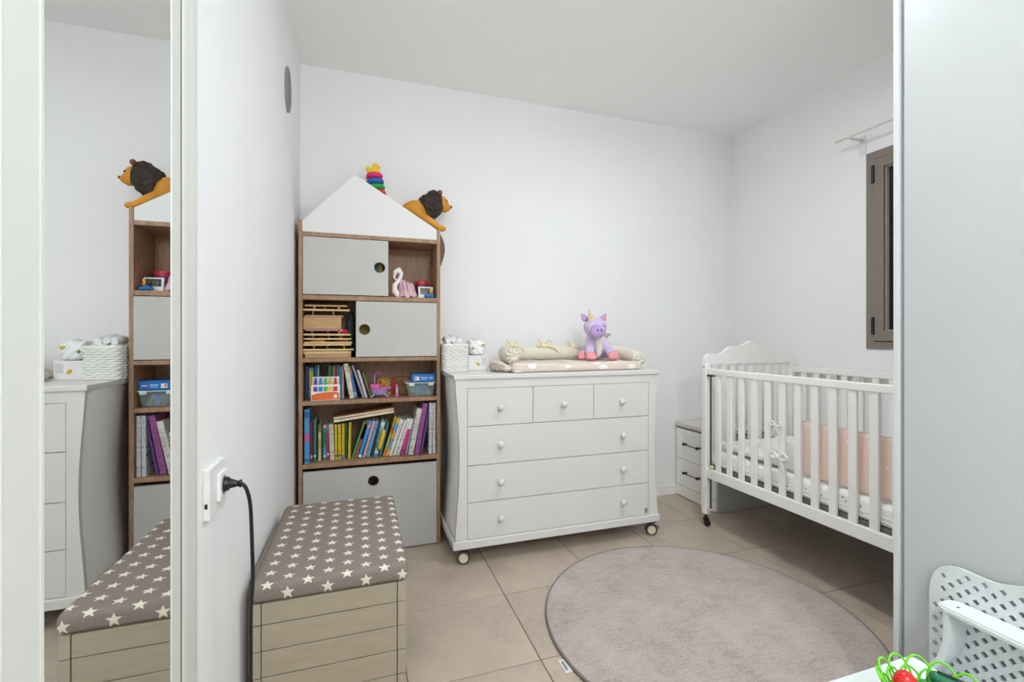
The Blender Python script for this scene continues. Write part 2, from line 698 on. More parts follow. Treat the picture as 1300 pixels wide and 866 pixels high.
bx('shutter', win, M('#231f1b', 0.6), XR + 0.09, XR + 0.10, WY0 + 0.02, WY1 - 0.02, WZ0 + 0.02, WZ1 - 0.02, 0)
for z in (WZ0 + 0.125, WZ1 - 0.125):
    bm = NB()
    cyl(bm, (XR - 0.018, WY1 - 0.042, z - 0.045), (XR - 0.018, WY1 - 0.042, z + 0.045), 0.0075, seg=12)
    cyl(bm, (XR - 0.018, WY1 - 0.042, z - 0.048), (XR - 0.018, WY1 - 0.042, z + 0.048), 0.005, seg=12)
    obj('hinge', bm, black_m, win, True)

# round vent on the left wall
vent = thing('wall_vent', 'oval gray vent cover high on the left wall', 'vent', (XL, 2.255, 2.223))
bm = NB()
torus(bm, (0, 0, 0), 0.088, 0.012, 'X', 40, 8)
xform(bm, bm.verts, Matrix.Translation((XL + 0.004, 2.262, 2.223)) @ Matrix.Diagonal((0.7, 0.66, 1, 1)))
obj('rim', bm, M('#8d8d8b', 0.5), vent, True)
bm = NB()
cyl(bm, (0.0005, 0, 0), (0.004, 0, 0), 0.088, seg=40)
xform(bm, bm.verts, Matrix.Translation((XL, 2.262, 2.223)) @ Matrix.Diagonal((1, 0.66, 1, 1)))
obj('back_disc', bm, M('#6c6c6b', 0.7), vent, True)
for k in range(-4, 5):
    h = 0.018 * k
    l = math.sqrt(0.086 ** 2 - h * h) * 0.66
    bx('louver', vent, M('#8d8d8b', 0.5), XL + 0.003, XL + 0.008, 2.262 - l, 2.262 + l, 2.223 + h - 0.005, 2.223 + h + 0.005, 0.001)

# tall mirror standing against the left wall
mir = thing('tall_mirror', 'tall mirror in a flat pale gray frame on the left wall', 'mirror', (XL, 0.70, 0.02))
bx('mirror_glass', mir, mirror_m, -0.2898, -0.2848, 0.54, 0.878, 0.03, 2.25, 0)
bx('back_panel', mir, M('#77766f', 0.7), -0.309, -0.290, 0.46, 0.895, 0.02, 2.26, 0)
bx('frame_stile', mir, frame_m, -0.290, -0.2835, 0.8635, 0.9015, 0.02, 2.26, 0.001)
bx('gap_shade', mir, M('#33322f', 0.7), -0.306, -0.2845, 0.9018, 0.9085, 0.02, 2.26, 0.0)  # dark strip put in so the gap beside the frame reads as shade
bm = NB()
box(bm, -0.290, -0.2835, 0.440, 0.550, 0.02, 2.26, 0.001)
box(bm, -0.284, -0.2822, 0.5445, 0.550, 0.02, 2.26, 0.0008)
box(bm, -0.284, -0.2822, 0.494, 0.498, 0.02, 2.26, 0.0008)
obj('frame_stile', bm, frame_m, mir)
for z0 in (0.0, 2.20):
    bx('frame_rail', mir, frame_m, -0.290, -0.2835, 0.550, 0.8635, z0 + 0.02, z0 + 0.06, 0.002)

# socket and plug
so = thing('wall_socket', 'white square wall socket low on the left wall', 'socket', (XL, 1.165, 0.79))
bx('face_plate', so, M('#e6e6e4', 0.4), XL, XL + 0.013, 1.107, 1.226, 0.736, 0.843, 0.002)
bx('insert', so, M('#efefed', 0.35), XL + 0.012, XL + 0.019, 1.160, 1.219, 0.758, 0.818, 0.002)
bm = NB()
cyl(bm, (XL + 0.0185, 1.190, 0.788), (XL + 0.0195, 1.190, 0.788), 0.021, seg=28)
obj('recess', bm, M('#9c9c9a', 0.5), so, True)
bx('switch_slot', so, black_m, XL + 0.004, XL + 0.009, 1.1055, 1.109, 0.762, 0.772, 0.0)
pl = thing('power_cord', 'black plug and cord hanging from the wall socket', 'cord', (XL + 0.02, 1.19, 0.788))
bm = NB()
cyl(bm, (XL + 0.0195, 1.190, 0.788), (XL + 0.029, 1.191, 0.788), 0.0165, 0.0150, 20)
cyl(bm, (XL + 0.029, 1.191, 0.788), (XL + 0.043, 1.192, 0.786), 0.0115, 0.0075, 16)
for k in range(2):
    torus(bm, (XL + 0.0445 + k * 0.003, 1.192, 0.786), 0.005, 0.0020, 'X', 14, 6)
torus(bm, (XL + 0.051, 1.192, 0.786), 0.007, 0.0026, 'X', 14, 6)
obj('plug', bm, black_m, pl, True)
bm = NB()
tube(bm, smooth_path([(XL + 0.044, 1.192, 0.786), (XL + 0.056, 1.192, 0.783), (XL + 0.065, 1.192, 0.765), (XL + 0.071, 1.193, 0.728), (XL + 0.074, 1.194, 0.64),
                      (XL + 0.075, 1.196, 0.56), (XL + 0.071, 1.198, 0.49), (XL + 0.070, 1.20, 0.36), (XL + 0.070, 1.20, 0.20), (XL + 0.069, 1.19, 0.03), (XL + 0.055, 1.14, 0.0055), (XL + 0.05, 0.98, 0.0055)], 8), 0.0042, 8)
obj('cable', bm, black_m, pl, True)

# opal ceiling lamp, plus an added unseen fill lamp behind the viewer; the lights sit inside and the thin shell lets them out
em = base('lamp_opal', '#ffffff', 0.6)
_b = em.node_tree.nodes['Principled BSDF']
_b.inputs['Emission Color'].default_value = (0.95, 0.98, 1, 1)
_b.inputs['Emission Strength'].default_value = 3.0
for lb, c, r in (('small white ceiling lamp over the rug', LAMP, 0.10), ('added fill lamp on the ceiling behind the viewer', FILL, 0.14)):
    cl = thing('ceiling_or_fill_lamp', lb, 'lamp', (c[0], c[1], ZC))
    bm = NB()
    lathe(bm, [(0.09, c[2] + 0.03), (0.12, ZC - 0.03), (0.12, ZC - 0.0005)], (c[0], c[1], 0), 28)
    obj('lamp_body', bm, white_m, cl, True)
    bm = NB()
    lathe(bm, [(0.085, 0.012), (0.085, 0.03)], c, 28)
    obj('diffuser', bm, em, cl, True)

# curtain rod
cr = thing('curtain_rod', 'thin white curtain rod above the window', 'curtain rod', (2.56, 1.5, 2.222))
bm = NB()
cyl(bm, (2.56, 1.875, 2.222), (2.56, 0.95, 2.226), 0.006, seg=12)
obj('rod', bm, M('#dcd9cc', 0.4), cr, True)
bm = NB()
cyl(bm, (2.56, 1.868, 2.222), (2.56, 1.895, 2.222), 0.0085, 0.006, 12)
sph(bm, (2.56, 1.895, 2.222), 0.008, 12, 8)
obj('finial', bm, M('#d8d2c4', 0.4), cr, True)
for y in (1.815, 1.0):
    bm = NB()
    box(bm, XR - 0.004, XR, y - 0.018, y + 0.018, 2.13, 2.235, 0.001)
    box(bm, 2.552, XR, y - 0.010, y + 0.010, 2.208, 2.215, 0.001)
    tube(bm, [(2.56 + 0.011 * math.cos(a), y, 2.222 + 0.011 * math.sin(a)) for a in [PI * 1.05 + PI * 1.0 * k / 8 for k in range(9)]], 0.003, 6)
    obj('bracket', bm, M('#dedede', 0.3), cr, True)

# ------------------------------------------------------------------ bookcase
SX0, SX1, SF, SB, T = -0.290, 0.414, 2.495, 2.735, 0.018
bc = thing('bookcase', 'tall oak-coloured bookcase with a white house-shaped gable and sliding doors', 'bookcase', ((SX0 + SX1) / 2, (SF + SB) / 2, 0))
for x0 in (SX0, SX1 - T):
    bx('side_panel', bc, wood_m, x0, x0 + T, SF, SB, 0.0, 1.703, 0.001)
IX0, IX1 = SX0 + T, SX1 - T
for z0, z1 in ((1.626, 1.646), (1.308, 1.331), (0.994, 1.014), (0.778, 0.798), (0.462, 0.484)):
    bx('shelf_board', bc, wood_m, IX0, IX1, SF + 0.001, SB - 0.005, z0, z1, 0.001)
bx('bottom_board', bc, wood_m, IX0, IX1, SF + 0.022, SB - 0.005, 0.012, 0.03, 0.001)
bx('back_panel', bc, wood_m, IX0, IX1, SB - 0.008, SB, 0.0, 1.646, 0.0)
bx('divider', bc, wood_m, 0.128, 0.142, SF + 0.03, SB - 0.008, 1.331, 1.626, 0.001)
bx('divider', bc, wood_m, -0.020, -0.006, SF + 0.03, SB - 0.008, 1.014, 1.308, 0.001)
bm = NB()
plate(bm, [(IX0, 1.647), (IX1, 1.647), (IX1, 1.703), (-0.016, 1.952), (-0.030, 1.952), (IX0, 1.700)], [], lambda a, b, t: (a, SF + 0.004 + t, b), 0.016)
obj('gable', bm, noisy('gable_white', '#e4e4e2', 0.5, 0.01, 6), bc)
for nm, r4, h in (('sliding_door', (IX0 + 0.003, 0.141, 1.335, 1.622), (0.097, 1.482)), ('sliding_door', (-0.019, IX1 - 0.001, 1.018, 1.304), (0.023, 1.159)), ('bottom_flap', (IX0 + 0.004, IX1 - 0.002, 0.008, 0.446), (0.066, 0.373))):
    bm = NB()
    plate(bm, rect(*r4), [circle(h[0], h[1], 0.029)], lambda a, b, t: (a, SF - 0.003 + t, b), 0.016)
    d = obj(nm, bm, white2_m, bc)
    bm = NB()
    plate(bm, circle(h[0], h[1], 0.0305), [circle(h[0], h[1], 0.0275)], lambda a, b, t: (a, SF - 0.0035 + t, b), 0.017)
    obj('finger_hole_rim', bm, M('#b9b7b2', 0.5), d, True)

# brown oval paddle showing beside the bookcase
bm = NB()
ol = [(0.432 + 0.030 * math.sin(PI * k / 12) * (0.65 + 0.35 * k / 12) + 0.008, 1.525 + 0.185 * k / 12) for k in range(13)] + [(0.425 + 0.008 * math.cos(PI * k / 12), 1.71 - 0.185 * k / 12) for k in range(1, 12)]
plate(bm, ol, [], lambda a, b, t: (a, 2.640 + t, b), 0.012)
tag(obj('wooden_paddle', bm, M('#6b5242', 0.6), None, True), 'brown oval wooden paddle sticking out behind the right side of the bookcase', 'paddle')

# lion figure on the top board
lion = thing('lion_figure', 'large orange toy lion with dark brown mane on top of the bookcase', 'toy lion', (0.2, 2.62, 1.646))
LY = 2.615
bm = blob([((0.13, LY, 1.745), (0.17, 0.066, 0.062), Euler((0, -0.42, 0))), ((0.00, LY, 1.715), (0.075, 0.064, 0.062)), ((0.285, LY, 1.815), (0.085, 0.066, 0.066), Euler((0, -0.5, 0))),
           ((0.385, LY, 1.872), (0.055, 0.052, 0.055)), ((0.445, LY, 1.880), (0.034, 0.036, 0.044)), ((0.470, LY, 1.860), (0.028, 0.026, 0.020)), ((0.458, LY, 1.842), (0.020, 0.020, 0.012)),
           ('limb', (0.28, LY - 0.035, 1.81), (0.365, LY - 0.045, 1.762), 0.036, 0.026), ('limb', (0.365, LY - 0.045, 1.762), (0.408, LY - 0.048, 1.738), 0.025, 0.020), ((0.430, LY - 0.048, 1.727), (0.032, 0.023, 0.018)),
           ('limb', (0.24, LY + 0.035, 1.78), (0.25, LY + 0.04, 1.70), 0.034, 0.024), ('limb', (0.25, LY + 0.04, 1.70), (0.25, LY + 0.04, 1.667), 0.022, 0.020), ((0.267, LY + 0.04, 1.664), (0.032, 0.022, 0.018)),
           ('limb', (-0.02, LY - 0.035, 1.71), (0.0, LY - 0.04, 1.68), 0.042, 0.03), ((0.02, LY - 0.04, 1.666), (0.04, 0.024, 0.020)),
           ('limb', (-0.04, LY + 0.035, 1.71), (-0.04, LY + 0.04, 1.68), 0.042, 0.03), ((-0.01, LY + 0.04, 1.666), (0.04, 0.024, 0.020)),
           ('limb', (-0.06, LY, 1.725), (-0.12, LY, 1.70), 0.015, 0.011), ('limb', (-0.12, LY, 1.70), (-0.18, LY, 1.665), 0.011, 0.010)], 0.008, 3)
obj('body', bm, lion_m, lion, True, None, 80)
bm = blob([((0.388, LY, 1.866), (0.064, 0.072, 0.078), Euler((0, 0.3, 0))), ((0.352, LY, 1.860), (0.046, 0.064, 0.060)), ((0.372, LY, 1.810), (0.034, 0.048, 0.042)), ((0.396, LY, 1.905), (0.046, 0.060, 0.044))], 0.007, 2)
for v in bm.verts:
    h = math.sin(v.co.x * 190 + v.co.z * 120) * math.sin(v.co.y * 170 + v.co.z * 90)
    v.co += v.normal * 0.004 * h
obj('mane', bm, mane_m, lion, True, None, 80)
for s in (-1, 1):
    bm = NB()
    sph(bm, (0.424, LY + s * 0.052, 1.926), (0.013, 0.014, 0.015))
    obj('ear', bm, M('#7a4c2e', 0.7), lion, True)
    bm = NB()
    sph(bm, (0.466, LY + s * 0.026, 1.889), 0.0055, 10, 8)
    obj('eye', bm, black_m, lion, True)
bm = NB()
sph(bm, (0.496, LY, 1.866), (0.007, 0.011, 0.007), 10, 8)
obj('nose', bm, M('#4a3020', 0.5), lion, True)

# ring stacker on the top board
RX, RY = 0.078, 2.63
rs = thing('ring_stacker', 'stack of bright plastic rings topped by a yellow duck on the bookcase', 'stacking toy', (RX + 0.04, RY, 1.646))
top, bot = Vector((0.0735, RY, 2.013)), Vector((0.118, RY, 1.672))
ax = (top - bot)
rq = Vector((0, 0, 1)).rotation_difference(ax.normalized()).to_euler()
bm = NB()
lathe(bm, [(0.066, 0), (0.068, 0.010), (0.02, 0.018), (0.012, 0.352)], (0.1195, RY, 1.6545), 24, rq)
obj('post', bm, M('#f0c32c', 0.4), rs, True)
cols = ['#7a3fa8', '#1d62b4', '#27a245', '#f08a1d', '#e6226f', '#7a3fa8', '#f2d21e', '#d8222a', '#27a245', '#1d62b4', '#e6226f']
for k, c in enumerate(cols):
    p = bot.lerp(top, 0.045 + 0.0915 * k)
    bm = NB()
    torus(bm, p, 0.047 - 0.0017 * k, 0.0158, 'Z', 28, 10, rq)
    obj('ring', bm, M(c, 0.4), rs, True)
dk = top + Vector((-0.004, 0, 0.010))
bm = blob([(dk, (0.036, 0.028, 0.020)), (dk + Vector((-0.028, 0, 0.014)), (0.012, 0.013, 0.018)), (dk + Vector((0.012, 0, 0.030)), 0.020), (dk + Vector((0.030, 0, 0.028)), (0.010, 0.011, 0.006))], 0.004, 3)
obj('duck', bm, M('#edc821', 0.45), rs, True, None, 80)

# ---- top right cubby
sw = thing('swan_figurine', 'white swan figurine wearing a pink tulle skirt in the top cubby', 'figurine', (0.20, 2.55, 1.331))
bm = blob([('limb', (0.200, 2.55, 1.338), (0.178, 2.55, 1.365), 0.018, 0.017), ('limb', (0.178, 2.55, 1.365), (0.176, 2.55, 1.398), 0.017, 0.014), ('limb', (0.176, 2.55, 1.398), (0.202, 2.55, 1.428), 0.013, 0.0115),
           ('limb', (0.202, 2.55, 1.428), (0.213, 2.55, 1.462), 0.0115, 0.011), ('limb', (0.213, 2.55, 1.462), (0.200, 2.55, 1.484), 0.011, 0.012), ('limb', (0.200, 2.55, 1.484), (0.180, 2.55, 1.470), 0.013, 0.013),
           ('limb', (0.178, 2.55, 1.462), (0.173, 2.55, 1.440), 0.010, 0.006), ('limb', (0.173, 2.55, 1.440), (0.182, 2.55, 1.432), 0.006, 0.005), ('limb', (0.205, 2.55, 1.345), (0.245, 2.55, 1.365), 0.018, 0.02)], 0.0035, 2)
for v in bm.verts:
    v.co.z = max(v.co.z, 1.3315)
obj('body', bm, M('#eeeae6', 0.5), sw, True, None, 80)
bm = NB()
lathe(bm, [(0.016, 0.094), (0.034, 0.088), (0.040, 0.066), (0.042, 0.045), (0.050, 0.022), (0.055, 0.004), (0.03, 0.001)], (0.238, 2.562, 1.332), 60)
for v in bm.verts:
    a = math.atan2(v.co.y - 2.562, v.co.x - 0.238)
    h = (v.co.z - 1.332) / 0.094
    v.co.x += 0.0045 * math.cos(a * 13 + h * 5) + 0.006 * (1 - h)
    v.co.y += 0.004 * math.sin(a * 11 + h * 4)
    v.co.z = max(1.3315, v.co.z + 0.006 * math.sin(a * 9 + h * 6) - 0.016 * max(0, math.cos(a)) * h)
obj('tulle_skirt', bm, tulle_m, sw, True, None, 80)
jr = thing('round_tin', 'small round tin with a red and pink lid behind the clock', 'tin', (0.335, 2.65, 1.331))
bm = NB()
lathe(bm, [(0.034, 0), (0.036, 0.004), (0.036, 0.078), (0.03, 0.079)], (0.335, 2.65, 1.3315), 28)
obj('can', bm, M('#7c4a63', 0.4), jr, True)
for z, c in ((0.079, '#c0305f'), (0.092, '#d8423c')):
    bm = NB()
    cyl(bm, (0.335, 2.65, 1.3315 + z), (0.335, 2.65, 1.3315 + z + 0.013), 0.0385, 0.0385, 28)
    obj('lid_band', bm, M(c, 0.4), jr, True)
ck = thing('digital_clock', 'small white digital clock with a dark screen in the top cubby', 'clock', (0.345, 2.57, 1.331))
rk = Euler((-0.12, 0, 0))
bx('case', ck, M('#e4e6e6', 0.4), 0.305, 0.386, 2.560, 2.576, 1.3325, 1.400, 0.003, rk, (0.345, 2.56, 1.3325))
bx('screen', ck, M('#2a2f28', 0.2), 0.315, 0.377, 2.5585, 2.561, 1.356, 1.392, 0.0, rk, (0.345, 2.56, 1.3325))
for k in range(3):
    bx('segment', ck, M('#4d564b', 0.4), 0.325 + 0.016 * k, 0.334 + 0.016 * k, 2.5578, 2.5588, 1.365, 1.383, 0.0, rk, (0.345, 2.56, 1.3325))
fg = thing('toy_figure', 'tiny toy figure with a yellow head on a blue base before the clock', 'toy', (0.364, 2.52, 1.331))
bm = blob([((0.352, 2.525, 1.343), (0.022, 0.016, 0.012)), ((0.376, 2.525, 1.341), (0.016, 0.014, 0.010)), ((0.362, 2.525, 1.353), (0.010, 0.010, 0.010))], 0.003, 2)
for v in bm.verts:
    v.co.z = max(v.co.z, 1.3315)
obj('base', bm, M('#1f72ad', 0.5), fg, True, None, 80)
bm = blob([((0.366, 2.524, 1.362), (0.008, 0.007, 0.012)), ((0.367, 2.523, 1.380), 0.008)], 0.0025, 2)
obj('body', bm, M('#e0b43c', 0.5), fg, True, None, 80)
bm = NB()
sph(bm, (0.360, 2.519, 1.362), 0.005, 10, 8)
sph(bm, (0.373, 2.519, 1.362), 0.005, 10, 8)
obj('scarf', bm, M('#c8372f', 0.5), fg, True)

# things glimpsed through the finger holes
for x, c, c2, l in ((0.082, '#2f6b52', '#e8e4da', 'green book seen through the upper door hole'), (0.106, '#b08a52', '#e8e4da', 'tan book seen through the upper door hole')):
    t_ = thing('book', l, 'book', (x, 2.60, 1.331), 'books behind the upper sliding door')
    bx('cover', t_, M(c, 0.5), x - 0.011, x + 0.011, 2.56, 2.70, 1.3315, 1.57, 0.001)
    bx('pages', t_, M(c2, 0.8), x - 0.008, x + 0.008, 2.565, 2.702, 1.334, 1.571, 0.0)
t_ = thing('toy_box', 'yellow patterned toy box seen through the lower door hole', 'box', (0.03, 2.62, 1.014))
bx('carton', t_, M('#a8892e', 0.6), 0.0, 0.09, 2.57, 2.70, 1.0145, 1.19, 0.001)
bx('lid', t_, M('#c29c34', 0.6), -0.002, 0.092, 2.568, 2.702, 1.19, 1.21, 0.001)

# ---- stack of wooden puzzles
PZ = 2.525
pz_box = [('wooden_box', -0.263, -0.044, 1.0145, 1.034, 'plain flat plywood box at the bottom of the puzzle stack', bw2_m),
          ('puzzle_board', -0.270, -0.044, 1.0345, 1.047, 'thick pale puzzle board lying on the flat plywood box', bw_m),
          ('puzzle_board', -0.2708, -0.031, 1.050, 1.0595, 'widest pale puzzle board, second from the bottom of the stack', bw_m),
          ('puzzle_board', -0.2706, -0.044, 1.076, 1.0855, 'puzzle board with pegs beneath, third board from the bottom', bw_m),
          ('puzzle_board', -0.268, -0.040, 1.0865, 1.096, 'puzzle board under the orange and red pieces in the stack', bw_m),
          ('puzzle_board', -0.268, -0.043, 1.106, 1.1145, 'puzzle board lying on the orange and red pieces in the stack', bw_m),
          ('puzzle_board', -0.2706, -0.046, 1.1275, 1.137, 'puzzle board just below the thin pink board', bw_m),
          ('puzzle_board', -0.263, -0.104, 1.152, 1.160, 'thin pink puzzle board under the plywood box with overhanging lid', M('#cf8d94', 0.5)),
          ('puzzle_board', -0.2708, -0.050, 1.2535, 1.2625, 'pale puzzle board, second from the top of the stack', bw_m),
          ('puzzle_board', -0.264, -0.064, 1.276, 1.284, 'topmost puzzle board of the wooden stack', M('#c79f6f', 0.6))]
for i, (nm, x0, x1, z0, z1, lb, m_) in enumerate(pz_box):
    t_ = thing(nm, lb, 'box' if nm == 'wooden_box' else 'puzzle', ((x0 + x1) / 2, 2.61, z0), 'wooden puzzles in the bookcase')
    bx('board', t_, m_, x0, x1, PZ, 2.70, z0, z1, 0.001)
    zn = pz_box[i + 1][4] if i + 1 < len(pz_box) else 1.30
    nx = pz_box[i + 1][3] if i + 1 < len(pz_box) else 1.295
    if nx - z1 > 0.006 and i not in (7, 9, 4):
        for k, px in enumerate((0.22, 0.50, 0.79)):
            bm = NB()
            x = x0 + (x1 - x0) * (px + random.uniform(-0.05, 0.05))
            lathe(bm, [(0.005, 0), (0.003, 0.3 * (nx - z1)), (0.0065, 0.75 * (nx - z1)), (0.005, nx - z1 - 0.0003)], (x, PZ + 0.015 + 0.01 * (k == 1), z1), 12)
            obj('peg', bm, M('#b98752', 0.5), t_, True)
    if i == 9:
        pass
    if i == 4:
        bx('orange_piece', t_, M('#c9812a', 0.5), x0 + 0.03, x0 + 0.10, PZ + 0.012, 2.68, z1, z1 + 0.0095, 0.002)
        bx('red_piece', t_, M('#8f2f2a', 0.5), x0 + 0.145, x0 + 0.21, PZ + 0.012, 2.68, z1, z1 + 0.0095, 0.002)
t_ = thing('wooden_box', 'tall plywood box with overhanging lid in the middle of the puzzle stack', 'box', (-0.18, 2.61, 1.165), 'wooden puzzles in the bookcase')
bx('box_body', t_, bw2_m, -0.270, -0.091, PZ - 0.005, 2.70, 1.1605, 1.222, 0.001)
bx('box_lid', t_, M('#b48f66', 0.6), -0.262, -0.084, PZ - 0.008, 2.70, 1.2222, 1.231, 0.001)
for px in (0.2, 0.75):
    bm = NB()
    lathe(bm, [(0.005, 0), (0.003, 0.007), (0.0065, 0.016), (0.005, 0.0222)], (-0.262 + 0.178 * px, PZ + 0.012, 1.231), 12)
    obj('peg', bm, M('#8d6b48', 0.5), t_, True)
for px in (0.22, 0.80):
    bm = NB()
    lathe(bm, [(0.006, 0), (0.004, 0.004), (0.0075, 0.010), (0.005, 0.0132)], (-0.264 + 0.2 * px, PZ + 0.012, 1.2626), 12)
    obj('peg', bm, M('#d9ae73', 0.5), [o for o in COL.objects if o.get('label', '').startswith('pale puzzle board, second from the top')][0], True)
t_ = thing('red_toy', 'small crimson toy beside the thin pink puzzle board', 'toy', (-0.08, 2.56, 1.137))
bm = blob([((-0.088, 2.555, 1.152), (0.022, 0.018, 0.014)), ((-0.068, 2.56, 1.147), (0.014, 0.014, 0.0095))], 0.004, 3)
obj('body', bm, M('#c02a4c', 0.5), t_, True, None, 80)
bm = NB()
sph(bm, (-0.094, 2.539, 1.155), (0.006, 0.004, 0.006), 10, 8)
obj('white_dot', bm, M('#efe6e0', 0.5), t_, True)
bm = blob([((-0.048, 2.655, 1.17), (0.022, 0.03, 0.06)), ((-0.045, 2.655, 1.215), (0.018, 0.028, 0.045)), ((-0.046, 2.655, 1.12), (0.02, 0.035, 0.06)), ((-0.044, 2.655, 1.06), (0.018, 0.03, 0.046))], 0.006, 3)
tag(obj('cloth_bag', bm, M('#40514f', 0.85), None, True, None, 80), 'dark teal cloth bag stuffed behind the puzzle stack', 'bag')

# ---- books
WHITE_P = print_material('spine_white', '#d9d5cd', '#3c3a3c')
TEAL_P = print_material('spine_teal', '#3b9099', '#d8e4e2')
PURP_P = print_material('spine_purple', '#96508f', '#5a2d5f')
CREAM_P = print_material('spine_cream', '#cfc5b0', '#6b4a3f')
YEL_P = print_material('spine_yellow', '#cdb81f', '#6e6420')
BLUE_P = print_material('spine_steel', '#6b90b4', '#49698c')


def book(xc, wd, h, lean, zf, yf, mat, label, group, depth=0.15, label_col=None, band=None):
    """upright book: xc, width at the foot, height, sideways lean at the top; spine faces the room"""
    ang = math.atan2(lean, h)
    L = math.hypot(h, lean)
    rot = Euler((0, ang, 0))
    wd = wd * math.cos(ang) * 0.96
    lift = wd / 2 * abs(math.sin(ang)) + 0.0006
    piv = (xc, yf, zf + lift)
    t = thing('book', label, 'book', (xc, yf, zf), group)
    yb = min(yf + depth, SB - 0.012)
    bm = NB()
    ct = min(0.0016, wd * 0.2)
    x0, x1 = xc - wd / 2, xc + wd / 2
    z0, z1 = zf + lift, zf + lift + L
    vs = box(bm, x0, x0 + ct, yf + 0.002, yb, z0, z1) + box(bm, x1 - ct, x1, yf + 0.002, yb, z0, z1) + box(bm, x0, x1, yf, yf + 0.003, z0, z1, 0.0008, 1)
    m4 = Matrix.Translation(piv) @ rot.to_matrix().to_4x4() @ Matrix.Translation(-Vector(piv))
    xform(bm, bm.verts, m4)
    obj('cover', bm, mat, t)
    bm = NB()
    box(bm, x0 + ct, x1 - ct, yf + 0.003, yb - 0.003, z0 + 0.002, z1 - 0.003)
    xform(bm, bm.verts, m4)
    obj('pages', bm, M('#d9d3c4', 0.9), t)
    for (f0, f1, c) in (band or []):
        bm = NB()
        box(bm, x0 + wd * 0.06, x1 - wd * 0.06, yf - 0.0004, yf + 0.001, z0 + L * f0, z0 + L * f1)
        xform(bm, bm.verts, m4)
        obj('spine_band', bm, M(c, 0.45), t)
    return t


